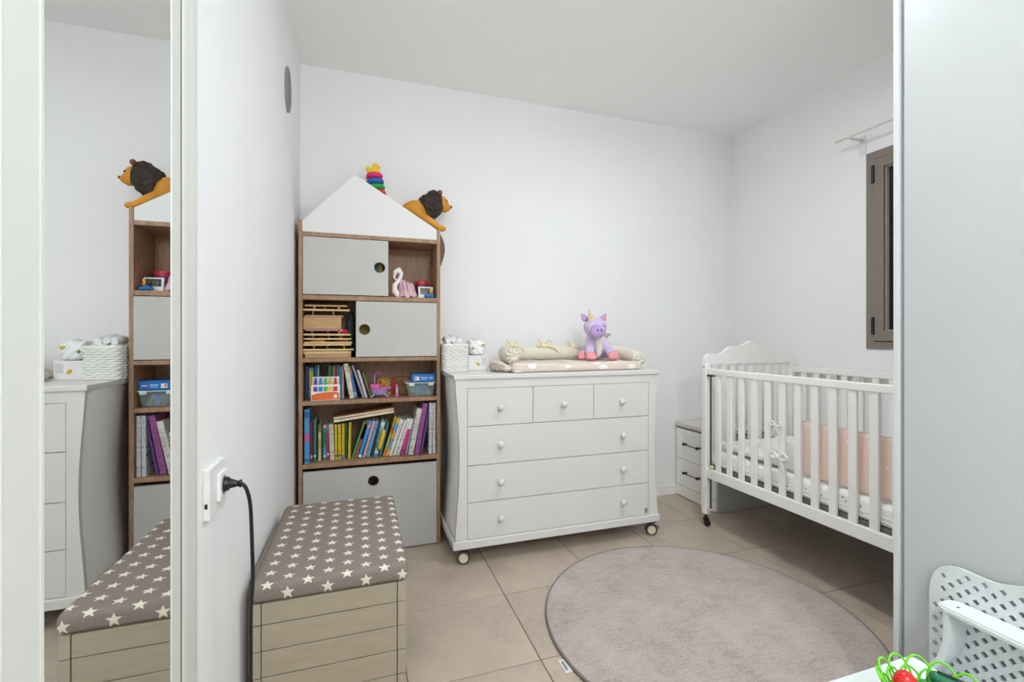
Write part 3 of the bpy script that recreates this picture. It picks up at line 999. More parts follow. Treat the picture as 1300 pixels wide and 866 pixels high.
Z5, Z4 = 0.4842, 0.7982
G5, G4 = 'children books on the lowest shelf', 'children books on the second lowest shelf'
row5 = [
    (-0.252, 0.023, 0.272, 0.000, 2.502, M('#4c93c8', 0.4), 'tall light blue book at the left end of the lowest shelf', [(0.42, 0.55, '#c9538d'), (0.85, 0.97, '#2b5c98'), (0.05, 0.10, '#2b5c98')]),
    (-0.2335, 0.010, 0.205, 0.0, 2.535, M('#8a2b3d', 0.45), 'thin crimson book just right of the tall light blue one', [(0.1, 0.17, '#d8b6a8')]),
    (-0.218, 0.014, 0.210, 0.0, 2.54, M('#2c7a68', 0.45), 'teal green book between the crimson and cream-yellow books', [(0.12, 0.16, '#d6d6c4')]),
    (-0.197, 0.014, 0.180, 0.0, 2.555, M('#cfc07c', 0.5), 'cream-yellow book with brown top on the lowest shelf', [(0.80, 1.0, '#8a6a42'), (0.3, 0.6, '#b7a257')]),
    (-0.186, 0.006, 0.173, 0.0, 2.555, M('#263f70', 0.45), 'very thin navy book left of the green one with a pink top', None),
    (-0.172, 0.0185, 0.182, 0.0, 2.55, M('#2e8a5a', 0.45), 'green book with a salmon pink band at its top', [(0.91, 1.0, '#d88a80'), (0.10, 0.14, '#d9e0d2'), (0.14, 0.34, '#4d8fb0'), (0.45, 0.8, '#1f6a48')]),
    (-0.1555, 0.0125, 0.184, -0.001, 2.55, M('#a8275c', 0.45), 'magenta book with a teal top on the lowest shelf', [(0.83, 1.0, '#2f7f8e'), (0.14, 0.2, '#d7c9c4')]),
    (-0.136, 0.022, 0.186, -0.005, 2.548, CREAM_P, 'cream white book left of the yellow books', None),
    (-0.1165, 0.0125, 0.182, -0.003, 2.548, YEL_P, 'first yellow book from the left on the lowest shelf', [(0.08, 0.14, '#48566e')]),
    (-0.1, 0.0155, 0.182, -0.002, 2.549, YEL_P, 'second yellow book from the left on the lowest shelf', [(0.08, 0.14, '#48566e')]),
    (-0.083, 0.015, 0.184, 0.0, 2.550, print_material('spine_amber', '#cfa928', '#77661f'), 'third yellow book, amber toned with a blue foot', [(0.0, 0.11, '#5879a0')]),
    (-0.0675, 0.0125, 0.187, 0.0, 2.550, M('#1d4a2f', 0.5), 'dark green book between two yellow books', None),
    (-0.053, 0.0125, 0.190, 0.004, 2.545, YEL_P, 'last yellow book, right of the dark green one', None),
    (-0.038, 0.009, 0.190, 0.061, 2.545, M('#4f9a4a', 0.45), 'thin leaf green book leaning right of the yellow ones', None),
    (-0.0235, 0.0155, 0.190, 0.061, 2.545, M('#9c5248', 0.45), 'rust red book with a purple upper half leaning right', [(0.45, 1.0, '#7c4a7c'), (0.5, 0.9, '#8a4f86')]),
    (-0.0025, 0.0185, 0.188, 0.056, 2.544, M('#2f8fd0', 0.4), 'bright blue book leaning right with a white foot', [(0.02, 0.08, '#e5e5e5'), (0.82, 0.9, '#d98c7c')]),
    (0.0185, 0.0125, 0.188, 0.052, 2.543, M('#cfa3a0', 0.5), 'pale pink leaning book between two blue books', None),
    (0.0375, 0.0205, 0.186, 0.049, 2.542, BLUE_P, 'steel blue book leaning right of the pale pink one', None),
    (0.056, 0.010, 0.180, 0.047, 2.545, M('#1f3d58', 0.5), 'dark navy book left of the leaning teal one', None),
    (0.077, 0.0225, 0.187, 0.043, 2.540, TEAL_P, 'teal leaning book with a white band near its foot', [(0.10, 0.16, '#dfe6e4'), (0.84, 0.96, '#d9d6d0')]),
    (0.101, 0.015, 0.172, 0.040, 2.545, M('#2c6f7e', 0.45), 'dark teal leaning book behind the yellow squeaky toy', None),
    (0.1205, 0.012, 0.205, 0.062, 2.535, M('#a6a14a', 0.45), 'olive and orange thin leaning book right of the teal books', [(0.0, 0.18, '#d47a2a'), (0.6, 0.75, '#c8472f')]),
    (0.1345, 0.0125, 0.200, 0.062, 2.533, M('#d99a34', 0.45), 'orange leaning book with blue blocks on its spine', [(0.2, 0.45, '#3f8fc4'), (0.65, 0.85, '#3f9fd4'), (0.88, 1.0, '#e8b63c')]),
    (0.1535, 0.0225, 0.190, 0.060, 2.532, WHITE_P, 'white leaning book with black title, leftmost of the white ones', [(0.04, 0.05, '#4a4a4a')]),
    (0.173, 0.0125, 0.187, 0.060, 2.532, M('#d8dada', 0.45), 'thin plain white leaning book', None),
    (0.191, 0.0195, 0.192, 0.060, 2.531, WHITE_P, 'white leaning book with black print left of the magenta one', [(0.04, 0.05, '#4a4a4a')]),
    (0.214, 0.0195, 0.190, 0.052, 2.531, M('#cf2a84', 0.4), 'magenta leaning book with a pale top', [(0.72, 1.0, '#d9dad4'), (0.10, 0.13, '#3a2a3a')]),
    (0.2345, 0.0135, 0.198, 0.047, 2.530, M('#7f8e96', 0.5), 'gray leaning book right of the magenta one', None),
    (0.259, 0.028, 0.245, 0.048, 2.522, WHITE_P, 'big white leaning book left of the purple one', [(0.05, 0.06, '#4a4a4a')]),
    (0.291, 0.0275, 0.272, 0.047, 2.520, PURP_P, 'big purple book leaning near the right end of the lowest shelf', None),
    (0.3145, 0.012, 0.255, 0.045, 2.522, M('#5f3d7c', 0.45), 'dark violet leaning book against the big purple one', None),
    (0.363, 0.0175, 0.277, 0.003, 2.512, print_material('spine_pale', '#cdd0d0', '#4f7ea0'), 'pale upright book second from the right end of the lowest shelf', None),
    (0.3835, 0.0175, 0.277, 0.0, 2.512, print_material('spine_pale2', '#c9cccc', '#88586a'), 'pale upright book at the right end of the lowest shelf', None),
]
for r in row5:
    book(r[0], r[1], r[2], r[3], Z5, r[4], r[5], r[6], G5, 0.16, None, r[7])
row4 = [
    (-0.258, 0.016, 0.172, 0.0, 2.585, print_material('spine_navy', '#264a7a', '#5f94b8'), 'dark blue book at the left end behind the marker box', None),
    (-0.236, 0.0205, 0.165, 0.0, 2.545, M('#2b6fa8', 0.45), 'blue book with an olive yellow spine label left of the marker box', [(0.08, 0.93, '#b3a126')]),
    (-0.2195, 0.010, 0.171, 0.0, 2.60, M('#2d7f98', 0.45), 'teal blue book behind the left edge of the marker box', None),
    (-0.2075, 0.010, 0.174, 0.0, 2.60, M('#7fb0b4', 0.45), 'pale teal book behind the left markers', [(0.5, 0.9, '#a9c7c6')]),
    (-0.151, 0.0115, 0.176, 0.0, 2.59, M('#3e8a45', 0.45), 'green book behind the middle of the marker box', None),
    (-0.1402, 0.008, 0.172, 0.0, 2.59, M('#2b4f86', 0.45), 'navy book between the green and olive books', None),
    (-0.1305, 0.010, 0.172, 0.0, 2.59, M('#a39a34', 0.45), 'olive book left of the red one behind the markers', None),
    (-0.1195, 0.0105, 0.172, 0.0, 2.59, M('#9c2f35', 0.45), 'dark red book behind the yellow and red markers', None),
    (-0.109, 0.009, 0.174, 0.0, 2.59, M('#7d93a0', 0.45), 'gray blue book behind the right edge of the marker box', None),
    (-0.0965, 0.014, 0.172, 0.0, 2.56, M('#2f8099', 0.45), 'teal blue book just right of the marker box', None),
    (-0.0845, 0.0095, 0.171, 0.0, 2.56, print_material('spine_blush', '#c4a3a4', '#8a5f6e'), 'blush pink book left of the leaning cream one', None),
    (-0.039, 0.024, 0.182, -0.032, 2.535, print_material('spine_ivory', '#d8ceb6', '#5a5a3a'), 'ivory book leaning left beside the marker box', None),
    (-0.0185, 0.015, 0.168, -0.034, 2.54, M('#2a67a8', 0.45), 'blue book with a brown top leaning on the ivory one', [(0.72, 1.0, '#8a705c'), (0.08, 0.2, '#7fa6cc')]),
    (0.018, 0.012, 0.172, -0.055, 2.545, M('#8d8f9a', 0.45), 'thin gray book leaning left in the middle of its shelf', None),
    (0.0325, 0.0135, 0.146, -0.042, 2.545, M('#bdb9c9', 0.45), 'lilac white book leaning left behind the pink bath toy', None),
    (0.0545, 0.006, 0.134, -0.041, 2.56, M('#7da32e', 0.45), 'very thin lime green book leaning left', None),
]
for r in row4:
    book(r[0], r[1], r[2], r[3], Z4, r[4], r[5], r[6], G4, 0.13, None, r[7])
# two thin picture books lying across the row
for k, (dz, c, lb) in enumerate(((0.0, '#cdbba0', 'lower of two thin board books lying across the yellow books'), (0.0165, '#8c5a34', 'upper brown board book lying across the yellow books'))):
    t_ = thing('board_book', lb, 'book', (0.02, 2.60, 0.69), 'board books lying on the row')
    rot = Euler((0, -math.atan2(0.036, 0.302), 0))
    piv = (-0.127, 2.54, 0.6795)
    bx('pages', t_, M('#e6d9c0', 0.7), -0.127, 0.176, 2.536, 2.70, 0.6795 + dz, 0.6795 + dz + 0.0085, 0.001, rot, piv)
    bx('cover', t_, noisy('board_cover_%d' % k, c, 0.4, 0.4, 14), -0.127, 0.176, 2.536, 2.70, 0.6795 + dz + 0.0085, 0.6795 + dz + 0.0135, 0.0008, rot, piv)
# yellow squeaky toy hanging on the teal book
bm = blob([('limb', (0.1, 2.525, 0.545), (0.118, 2.525, 0.612), 0.012, 0.0115), ((0.099, 2.525, 0.536), (0.010, 0.010, 0.013)), ((0.119, 2.525, 0.62), (0.010, 0.010, 0.012))], 0.004, 3)
tag(obj('banana_toy', bm, M('#e0b52a', 0.5), None, True, None, 80), 'yellow banana-shaped toy in front of the teal books', 'toy')

# ---- marker box
mk = thing('marker_box', 'white and orange box of five coloured markers on the bookcase', 'marker box', (-0.166, 2.53, Z4))
rot = Euler((-0.13, 0, 0))
pv = (-0.166, 2.512, Z4 + 0.0005)
bx('carton_back', mk, M('#d7d9dc', 0.4), -0.230, -0.102, 2.526, 2.528, Z4 + 0.0005, Z4 + 0.121, 0, rot, pv)
bx('carton_front', mk, M('#e8e6e4', 0.4), -0.234, -0.098, 2.510, 2.513, Z4 + 0.0005, Z4 + 0.080, 0.0005, rot, pv)
bm = NB()
plate(bm, [(-0.231, Z4 + 0.003), (-0.101, Z4 + 0.003), (-0.101, Z4 + 0.036), (-0.125, Z4 + 0.043), (-0.175, Z4 + 0.041), (-0.205, Z4 + 0.036), (-0.231, Z4 + 0.030)], [], lambda a, b, t: (a, 2.5094 + t, b), 0.0006)
xform(bm, bm.verts, Matrix.Translation(pv) @ rot.to_matrix().to_4x4() @ Matrix.Translation(-Vector(pv)))
obj('orange_print', bm, noisy('orange_print', '#e2682c', 0.4, 0.15, 60), mk)
for i, (x, c) in enumerate(((-0.214, '#6b3a94'), (-0.190, '#1f7fcb'), (-0.166, '#4cb044'), (-0.143, '#ecc42c'), (-0.1195, '#d02a3e'))):
    bm = NB()
    lathe(bm, [(0.0075, 0.0), (0.0075, 0.088), (0.006, 0.098), (0.005, 0.112), (0.003, 0.114)], (x, 2.5195, Z4 + 0.001), 14)
    xform(bm, bm.verts, Matrix.Translation(pv) @ rot.to_matrix().to_4x4() @ Matrix.Translation(-Vector(pv)))
    obj('marker', bm, M(c, 0.4), mk, True)
    bx('colour_square', mk, M(c, 0.4), x - 0.010, x + 0.010, 2.5092, 2.5102, Z4 + 0.046, Z4 + 0.070, 0, rot, pv)
bm = NB()
plate(bm, circle(-0.119, Z4 + 0.02, 0.009, 20), [], lambda a, b, t: (a, 2.5088 + t, b), 0.0006)
xform(bm, bm.verts, Matrix.Translation(pv) @ rot.to_matrix().to_4x4() @ Matrix.Translation(-Vector(pv)))
obj('white_disc', bm, M('#f0ecea', 0.4), mk)

# ---- doll bath, package, stick, cardboard boxes, container
tb = thing('doll_bathtub', 'toy pink and purple bathtub with shower on the bookcase shelf', 'toy', (0.10, 2.55, Z4))
bm = NB()
lathe(bm, [(0.020, 0.012), (0.034, 0.016), (0.044, 0.032), (0.047, 0.048), (0.043, 0.048), (0.03, 0.028), (0.005, 0.022)], (0, 0, 0), 28)
xform(bm, bm.verts, Matrix.Translation((0.098, 2.55, Z4)) @ Matrix.Diagonal((1.0, 0.62, 1, 1)))
obj('tub', bm, M('#a58bc8', 0.4), tb, True)
for sx in (-1, 1):
    for sy in (-1, 1):
        bm = NB()
        tube(bm, smooth_path([(0.098 + sx * 0.024, 2.55 + sy * 0.012, Z4 + 0.018), (0.098 + sx * 0.038, 2.55 + sy * 0.020, Z4 + 0.010), (0.098 + sx * 0.045, 2.55 + sy * 0.023, Z4 + 0.004)], 4), 0.0038, 8)
        obj('leg', bm, M('#b39ad4', 0.4), tb, True)
bm = NB()
box(bm, 0.052, 0.098, 2.522, 2.578, Z4 + 0.047, Z4 + 0.074, 0.007, 3)
box(bm, 0.094, 0.158, 2.524, 2.576, Z4 + 0.047, Z4 + 0.057, 0.004, 3)
obj('seat_cover', bm, M('#d85aa0', 0.4), tb, True)
bm = NB()
tube(bm, smooth_path([(0.078, 2.575, Z4 + 0.05), (0.074, 2.575, Z4 + 0.09), (0.077, 2.575, Z4 + 0.118), (0.09, 2.57, Z4 + 0.126)], 5), 0.004, 8)
obj('shower_pipe', bm, M('#a58bc8', 0.4), tb, True)
bm = NB()
sph(bm, (0.096, 2.562, Z4 + 0.128), (0.020, 0.014, 0.0055), 16, 8)
obj('shower_head', bm, M('#d85aa0', 0.4), tb, True)
t_ = thing('toy_package', 'red package with yellow pictures behind the doll bathtub', 'package', (0.135, 2.67, Z4))
bx('carton', t_, noisy('package_print', '#b5942e', 0.4, 0.8, 50), 0.088, 0.185, 2.655, 2.69, Z4 + 0.0005, Z4 + 0.092, 0.001)
bx('red_edge', t_, M('#a3282c', 0.4), 0.163, 0.187, 2.6535, 2.691, Z4 + 0.0005, Z4 + 0.093, 0.0)
for x, z, c in ((0.107, 0.072, '#c73a26'), (0.125, 0.075, '#e2a42c'), (0.14, 0.05, '#dfae2c'), (0.15, 0.025, '#4c9a3c'), (0.105, 0.045, '#d7962c')):
    bm = NB()
    plate(bm, circle(x, Z4 + z, 0.010, 14), [], lambda a, b, t: (a, 2.6542 + t, b), 0.001)
    obj('printed_dot', bm, M(c, 0.4), t_)
t_ = thing('toy_mirror_stick', 'small pink stick toy standing between bathtub and clear container', 'toy', (0.189, 2.56, Z4))
bm = NB()
lathe(bm, [(0.011, 0.0), (0.011, 0.010), (0.005, 0.014), (0.005, 0.055), (0.008, 0.058), (0.008, 0.066), (0.003, 0.067)], (0.189, 2.56, Z4 + 0.0004), 16)
obj('stick', bm, M('#d46fb0', 0.4), t_, True)
bm = NB()
cyl(bm, (0.189, 2.56, Z4 + 0.018), (0.189, 2.56, Z4 + 0.05), 0.0062, seg=14)
obj('grip', bm, M('#c9b6d8', 0.4), t_, True)
kraft = noisy('kraft_card', '#9a7046', 0.8, 0.08, 30)
bx_ = thing('cardboard_box', 'lower brown cardboard box at the back of the shelf', 'box', (0.225, 2.68, Z4), 'small cardboard boxes')
bx('carton', bx_, kraft, 0.192, 0.262, 2.655, 2.715, Z4 + 0.0005, Z4 + 0.050, 0.001)
bx('flap', bx_, kraft, 0.192, 0.262, 2.6535, 2.655, Z4 + 0.030, Z4 + 0.050, 0.0)
bx_ = thing('cardboard_box', 'upper brown cardboard box at the back of the shelf', 'box', (0.225, 2.68, Z4 + 0.051), 'small cardboard boxes')
bx('carton', bx_, noisy('kraft_card2', '#87613c', 0.8, 0.08, 30), 0.188, 0.266, 2.652, 2.715, Z4 + 0.0508, Z4 + 0.094, 0.001)
bx('lid', bx_, kraft, 0.187, 0.267, 2.651, 2.716, Z4 + 0.082, Z4 + 0.095, 0.0)
ct = thing('plastic_container', 'clear plastic container with blue and green pieces', 'container', (0.314, 2.565, Z4))
bm = NB()
sec = []
for z, g in ((0.002, 0.0), (0.074, 0.014)):
    sec.append([(a, b, Z4 + z) for a, b in rrect(0.250 - g, 0.380 + g, 2.525 - g * 0.5, 2.62 + g * 0.5, 0.012)])
for z, g in ((0.074, 0.012), (0.005, -0.002)):
    sec.append([(a, b, Z4 + z) for a, b in rrect(0.250 - g, 0.380 + g, 2.525 - g * 0.5, 2.62 + g * 0.5, 0.012)])
rv = [[bm.verts.new(p) for p in s] for s in sec]
for a, b in zip(rv, rv[1:]):
    for k in range(len(a)):
        bm.faces.new((a[k], a[(k + 1) % len(a)], b[(k + 1) % len(a)], b[k]))
bm.faces.new(rv[0][::-1])
bm.faces.new(rv[-1])
bmesh.ops.recalc_face_normals(bm, faces=bm.faces)
obj('tub', bm, clear_m, ct, True)
bm = NB()
plate(bm, rrect(0.230, 0.3945, 2.508, 2.637, 0.016), [rrect(0.240, 0.386, 2.519, 2.626, 0.012)], lambda a, b, t: (a, b, Z4 + 0.072 + t), 0.005)
obj('rim', bm, M('#b9c2c2', 0.3), ct, True)
for x in (0.262, 0.365):
    bx('clip', ct, M('#c9d2d4', 0.3), x - 0.014, x + 0.014, 2.503, 2.510, Z4 + 0.060, Z4 + 0.078, 0.002)
random.seed(3)
for k in range(22):
    x, y, z = random.uniform(0.268, 0.362), random.uniform(2.545, 2.60), Z4 + random.uniform(0.016, 0.05)
    c = ['#3f8f86', '#3f66c0', '#4aa070', '#4f80cc'][k % 4]
    if x < 0.31:
        c = ['#4f9a86', '#5a9a78'][k % 2]
    bx('building_piece', ct, M(c, 0.4), x - 0.014, x + 0.014, y - 0.012, y + 0.012, z - 0.008, z + 0.008, 0.002, Euler((random.random(), random.random(), random.random())))
t_ = thing('blue_box', 'flat blue game box lying on the clear plastic container', 'box', (0.334, 2.57, Z4 + 0.078))
bx('carton', t_, M('#1f78c4', 0.4), 0.268, 0.392, 2.535, 2.63, Z4 + 0.0775, Z4 + 0.118, 0.002)
bx('lid', t_, M('#1a6bb4', 0.4), 0.2665, 0.3935, 2.5335, 2.6315, Z4 + 0.112, Z4 + 0.1205, 0.001)
bx('white_patch', t_, M('#e8dedb', 0.4), 0.281, 0.306, 2.5342, 2.536, Z4 + 0.086, Z4 + 0.106, 0.0)
bx('red_spot', t_, M('#d0483c', 0.4), 0.284, 0.292, 2.5336, 2.536, Z4 + 0.092, Z4 + 0.102, 0.0)
bx('print_line', t_, M('#9cc0e0', 0.4), 0.316, 0.350, 2.5342, 2.536, Z4 + 0.097, Z4 + 0.103, 0.0)
bx('print_line', t_, M('#9cc0e0', 0.4), 0.318, 0.348, 2.5342, 2.536, Z4 + 0.089, Z4 + 0.0925, 0.0)
bx('print_oval', t_, M('#d8b6b4', 0.4), 0.360, 0.381, 2.5342, 2.536, Z4 + 0.094, Z4 + 0.101, 0.0)

# ------------------------------------------------------------------ storage bench with star cushion
BX0, BX1, BY0, BY1 = -0.283, 0.131, 1.415, 2.045
bn = thing('storage_bench', 'cream plank storage bench with a star-printed taupe cushion', 'bench', ((BX0 + BX1) / 2, (BY0 + BY1) / 2, 0))
zs = [0.387, 0.3275, 0.2555, 0.183, 0.1105, 0.038]
pw = 0.024
for k in range(5):
    z1, z0 = zs[k] - 0.0012, zs[k + 1] + 0.0012
    bx('plank', bn, cream_m, BX0 + pw + 0.002, BX1 - pw - 0.002, BY0, BY0 + pw, z0, z1, 0.0012)
    bx('plank', bn, cream_m, BX0 + pw + 0.002, BX1 - pw - 0.002, BY1 - pw, BY1, z0, z1, 0.0012)
    for x0 in (BX0, BX1 - pw):
        bx('plank', bn, cream2_m, x0, x0 + pw, BY0 - 0.001, BY1, z0, z1, 0.0012)
bx('inner_box', bn, M('#5d5440', 0.8), BX0 + pw * 0.6, BX1 - pw * 0.6, BY0 + pw * 0.6, BY1 - pw * 0.6, 0.04, 0.380, 0)
for x0 in (BX0 + 0.004, BX1 - 0.044):
    for y0 in (BY0 + 0.004, BY1 - 0.044):
        bx('foot', bn, cream2_m, x0, x0 + 0.04, y0, y0 + 0.04, 0, 0.039, 0.002)
bm = NB()
box(bm, BX0 - 0.004, BX1 + 0.007, BY0 - 0.006, BY1 + 0.004, 0.387, 0.442, 0.020, 5)
# gently crowned top
for v in bm.verts:
    if v.co.z > 0.43:
        u = (v.co.x - (BX0 + BX1) / 2) / 0.21
        v.co.z += 0.002 * (1 - u * u)
obj('cushion', bm, star_m, bn, True, (0, BY0, 0.442), 60)
bx('cushion_shade', bn, M('#8f857a', 0.7), XL + 0.008, BX0 - 0.0045, BY0 + 0.10, BY1 - 0.13, 0.385, 0.416, 0.001)  # taupe strip standing in for the shadow between cushion and wall

# ------------------------------------------------------------------ changing dresser
DX0, DX1, DF, DB, DT = 0.431, 1.609, 2.200, 2.715, 0.934
dr = thing('changing_dresser', 'white changing dresser on casters with six drawers and round knobs', 'dresser', ((DX0 + DX1) / 2, (DF + DB) / 2, 0))
bx('top_slab', dr, white_m, DX0, DX1, DF, DB, DT - 0.023, DT, 0.004)
bx('bottom_slab', dr, white_m, DX0 - 0.003, DX1 - 0.002, DF, DB, 0.083, 0.121, 0.003)


def waist(z):
    t = (z - 0.121) / (0.911 - 0.121)
    return 0.021 * math.sin(PI * min(1, max(0, t)) ** 1.0) ** 1.3 + 0.009


zz = [0.121 + (0.911 - 0.121) * k / 24 for k in range(25)]
side_l = [(DX0 + waist(z), z) for z in zz]
side_r = [(DX1 - 0.004 - waist(z), z) for z in zz]
OX0, OX1, OZ0, OZ1 = 0.4985, 1.5365, 0.124, 0.868
bm = NB()
plate(bm, side_r + side_l[::-1], [rect(OX0, OX1, OZ0, OZ1)], lambda a, b, t: (a, DF + 0.008 + t, b), 0.020)
obj('front_frame', bm, white_m, dr)
bm = NB()
plate(bm, side_r + side_l[::-1], [], lambda a, b, t: (a, DF + 0.0295 + t, b), DB - DF - 0.045)
for f in bm.faces:
    f.smooth = abs(f.normal.x) > 0.3
obj('carcass', bm, white_m, dr)
rows = [(0.126, 0.3035), (0.3065, 0.4855), (0.4885, 0.678), (0.681, 0.866)]
knob_me = None


def knob(parent, x, z):
    global knob_me
    if knob_me is None:
        b = NB()
        lathe(b, [(0.009, 0), (0.008, 0.008), (0.012, 0.013), (0.0165, 0.019), (0.0165, 0.025), (0.012, 0.030), (0.004, 0.032)], (0, 0, 0), 20, Euler((PI / 2, 0, 0)))
        for f in b.faces:
            f.smooth = True
        knob_me = bpy.data.meshes.new('knob')
        b.to_mesh(knob_me)
        b.free()
    mesh_obj('knob', knob_me, white_m, parent, Vector((x, DF + 0.009, z)) - WORLD[parent.name])


g = 0.0018
for (z0, z1) in rows[:3]:
    d = bx('drawer', dr, white_m, OX0 + g, OX1 - g, DF + 0.0085, DF + 0.027, z0, z1, 0.0012)
    for x in (0.668, 1.366):
        knob(d, x, z0 + 0.46 * (z1 - z0) + 0.01)
for x0, x1, kx in ((OX0 + g, 0.8435, 0.667), (0.8465, 1.1905, 1.013), (1.1935, OX1 - g, 1.360)):
    d = bx('drawer', dr, white_m, x0, x1, DF + 0.0085, DF + 0.027, rows[3][0], rows[3][1], 0.0012)
    knob(d, kx, 0.769)
bm = NB()
box(bm, 1.512, 1.528, DF + 0.0075, DF + 0.009, 0.136, 0.163, 0.0004)
d = obj('small_label', bm, M('#8c7f8a', 0.4), dr)
bx('label_stripe', d, M('#b9afb8', 0.4), 1.514, 1.526, DF + 0.0070, DF + 0.0078, 0.145, 0.149, 0)
for x, y, fr in ((0.487, 2.238, 1), (1.568, 2.232, 1), (0.487, 2.66, 0), (1.555, 2.66, 0)):
    c_ = obj('caster', (lambda b: (box(b, x - 0.018, x + 0.018, y - 0.022, y + 0.026, 0.070, 0.0832, 0.002), cyl(b, (x, y + 0.004, 0.03), (x, y + 0.004, 0.072), 0.007, seg=10), b)[-1])(NB()), steel_m, dr, True)
    rotz = 0.25 if x < 1 else 0.35
    for s in (-1, 1):
        bm = NB()
        u = Vector((math.sin(rotz) * -1, -math.cos(rotz), 0))
        p = Vector((x, y, 0.0315)) + u * 0.009 * s
        cyl(bm, p - u * 0.007, p + u * 0.007, 0.0312, 0.0312, 28)
        torus(bm, p + u * 0.006 * s, 0.0265, 0.0038, 'Z', 28, 8, Vector((0, 0, 1)).rotation_difference(u).to_euler())
        wo = obj('wheel', bm, M('#4d4a45', 0.5), c_, True)
        bm = NB()
        cyl(bm, p + u * 0.0065 * s, p + u * 0.0092 * s, 0.0235, 0.0225, 24)
        obj('wheel_hub', bm, M('#d5cfb2', 0.5), c_, True)
    bm = NB()
    tube(bm, [(x - 0.012 + 0.034 * math.cos(a), y + 0.004, 0.0315 + 0.034 * math.sin(a)) for a in [PI * 0.15 + PI * 0.7 * k / 8 for k in range(9)]], 0.005, 8)
    if x > 1 and fr:
        box(bm, x + 0.022, x + 0.044, y - 0.012, y + 0.016, 0.022, 0.050, 0.004, 2, Euler((0, 0.6, 0)))
    obj('fender', bm, M('#6a7076', 0.4), c_, True)


# ------------------------------------------------------------------ on the dresser
# woven basket
wb = thing('wicker_basket', 'white woven basket of folded white cloths on the dresser', 'basket', (0.490, 2.52, DT))
BXA, BXB, BYA, BYB = 0.428, 0.556, 2.442, 2.600
loop = []
per = rrect(BXA, BXB, BYA, BYB, 0.02, 6)
# resample the outline
pts = [Vector((a, b, 0)) for a, b in per]
L = [0]
for i in range(len(pts)):
    L.append(L[-1] + (pts[(i + 1) % len(pts)] - pts[i]).length)


def along(s):
    s = s % L[-1]
    for i in range(len(pts)):
        if L[i + 1] >= s:
            t = (s - L[i]) / max(1e-9, L[i + 1] - L[i])
            return pts[i].lerp(pts[(i + 1) % len(pts)], t)
    return pts[0].copy()


NS = 30
cen = Vector(((BXA + BXB) / 2, (BYA + BYB) / 2, 0))
bm = NB()
nrow = 13
for r in range(nrow):
    z = DT + 0.006 + r * 0.0108
    path = []
    for k in range(NS * 4):
        p = along(L[-1] * k / (NS * 4))
        off = math.cos(2 * PI * k / 8 + PI * (r % 2)) * 0.0032
        d_ = (p - cen).normalized()
        q = p + d_ * off
        path.append((q.x, q.y, z))
    tube(bm, path, 0.0062, 6, True)
wv = obj('woven_wall', bm, wicker_m, wb, True, None, 70)
wv['kind'] = 'stuff'
bm = NB()
for k in range(NS):
    p = along(L[-1] * k / NS)
    cyl(bm, (p.x, p.y, DT + 0.001), (p.x, p.y, DT + 0.142), 0.003, seg=6)
st = obj('stakes', bm, wicker_m, wb, True)
st['kind'] = 'stuff'
bm = NB()
tube(bm, [(along(L[-1] * k / 60).x, along(L[-1] * k / 60).y, DT + 0.142) for k in range(60)], 0.0072, 8, True)
obj('rim', bm, wicker_m, wb, True)
bx('basket_bottom', wb, wicker_m, BXA, BXB, BYA, BYB, DT + 0.0005, DT + 0.004, 0)
random.seed(11)


def cloth_roll(p0, p1, r, seed):
    rnd = random.Random(seed)
    bm = NB()
    path = smooth_path([p0, (Vector(p0) + Vector(p1)) / 2 + Vector((0, 0, 0.006)), p1], 5)
    tube(bm, path, [r * (0.85 + 0.15 * math.sin(PI * i / (len(path) - 1))) for i in range(len(path))], 14)
    bmesh.ops.subdivide_edges(bm, edges=bm.edges, cuts=1)
    for v in bm.verts:
        v.co += Vector((rnd.uniform(-1, 1), rnd.uniform(-1, 1), rnd.uniform(-1, 1))) * r * 0.16
    return bm


for i, (a, b, r) in enumerate((((0.456, 2.446, 1.066), (0.458, 2.58, 1.070), 0.021), ((0.492, 2.442, 1.070), (0.494, 2.58, 1.074), 0.021), ((0.527, 2.446, 1.066), (0.528, 2.585, 1.068), 0.021),
                               ((0.454, 2.462, 1.101), (0.456, 2.585, 1.105), 0.018), ((0.478, 2.458, 1.106), (0.484, 2.58, 1.110), 0.019), ((0.512, 2.462, 1.101), (0.520, 2.58, 1.104), 0.018))):
    tag(obj('rolled_cloth', cloth_roll(a, b, r, i), cotton_m, None, True, None, 80), 'white rolled baby cloth, ' + ('left', 'middle', 'right')[i % 3] + ' of the ' + ('lower', 'upper')[i // 3] + ' three in the woven basket', 'cloth', 'rolled cloths in the woven basket')

# wipes box and pack
t_ = thing('wipes_box', 'white wipes box with a yellow mark beside the woven basket', 'box', (0.624, 2.55, DT))
bx('carton', t_, noisy('wipes_white', '#e4e3e2', 0.45, 0.05, 20), 0.570, 0.680, 2.49, 2.64, DT + 0.0005, DT + 0.083, 0.003)
bm = NB()
plate(bm, [(0.617, DT + 0.030), (0.626, DT + 0.026), (0.636, DT + 0.026), (0.630, DT + 0.042), (0.621, DT + 0.046), (0.614, DT + 0.044)], [], lambda a, b, t: (a, 2.4885 + t, b), 0.002)
obj('yellow_mark', bm, M('#cdb31c', 0.5), t_)
bx('gray_print', t_, M('#cfcfcf', 0.5), 0.645, 0.672, 2.4893, 2.491, DT + 0.03, DT + 0.07, 0)
t_ = thing('wipes_pack', 'crinkled white wipes pack lying on top of the wipes box', 'pack', (0.625, 2.56, DT + 0.084))
bm = NB()
box(bm, 0.584, 0.668, 2.502, 2.625, DT + 0.0842, DT + 0.170, 0.022, 4)
bmesh.ops.subdivide_edges(bm, edges=[e for e in bm.edges if e.calc_length() > 0.02], cuts=5, use_grid_fill=True)
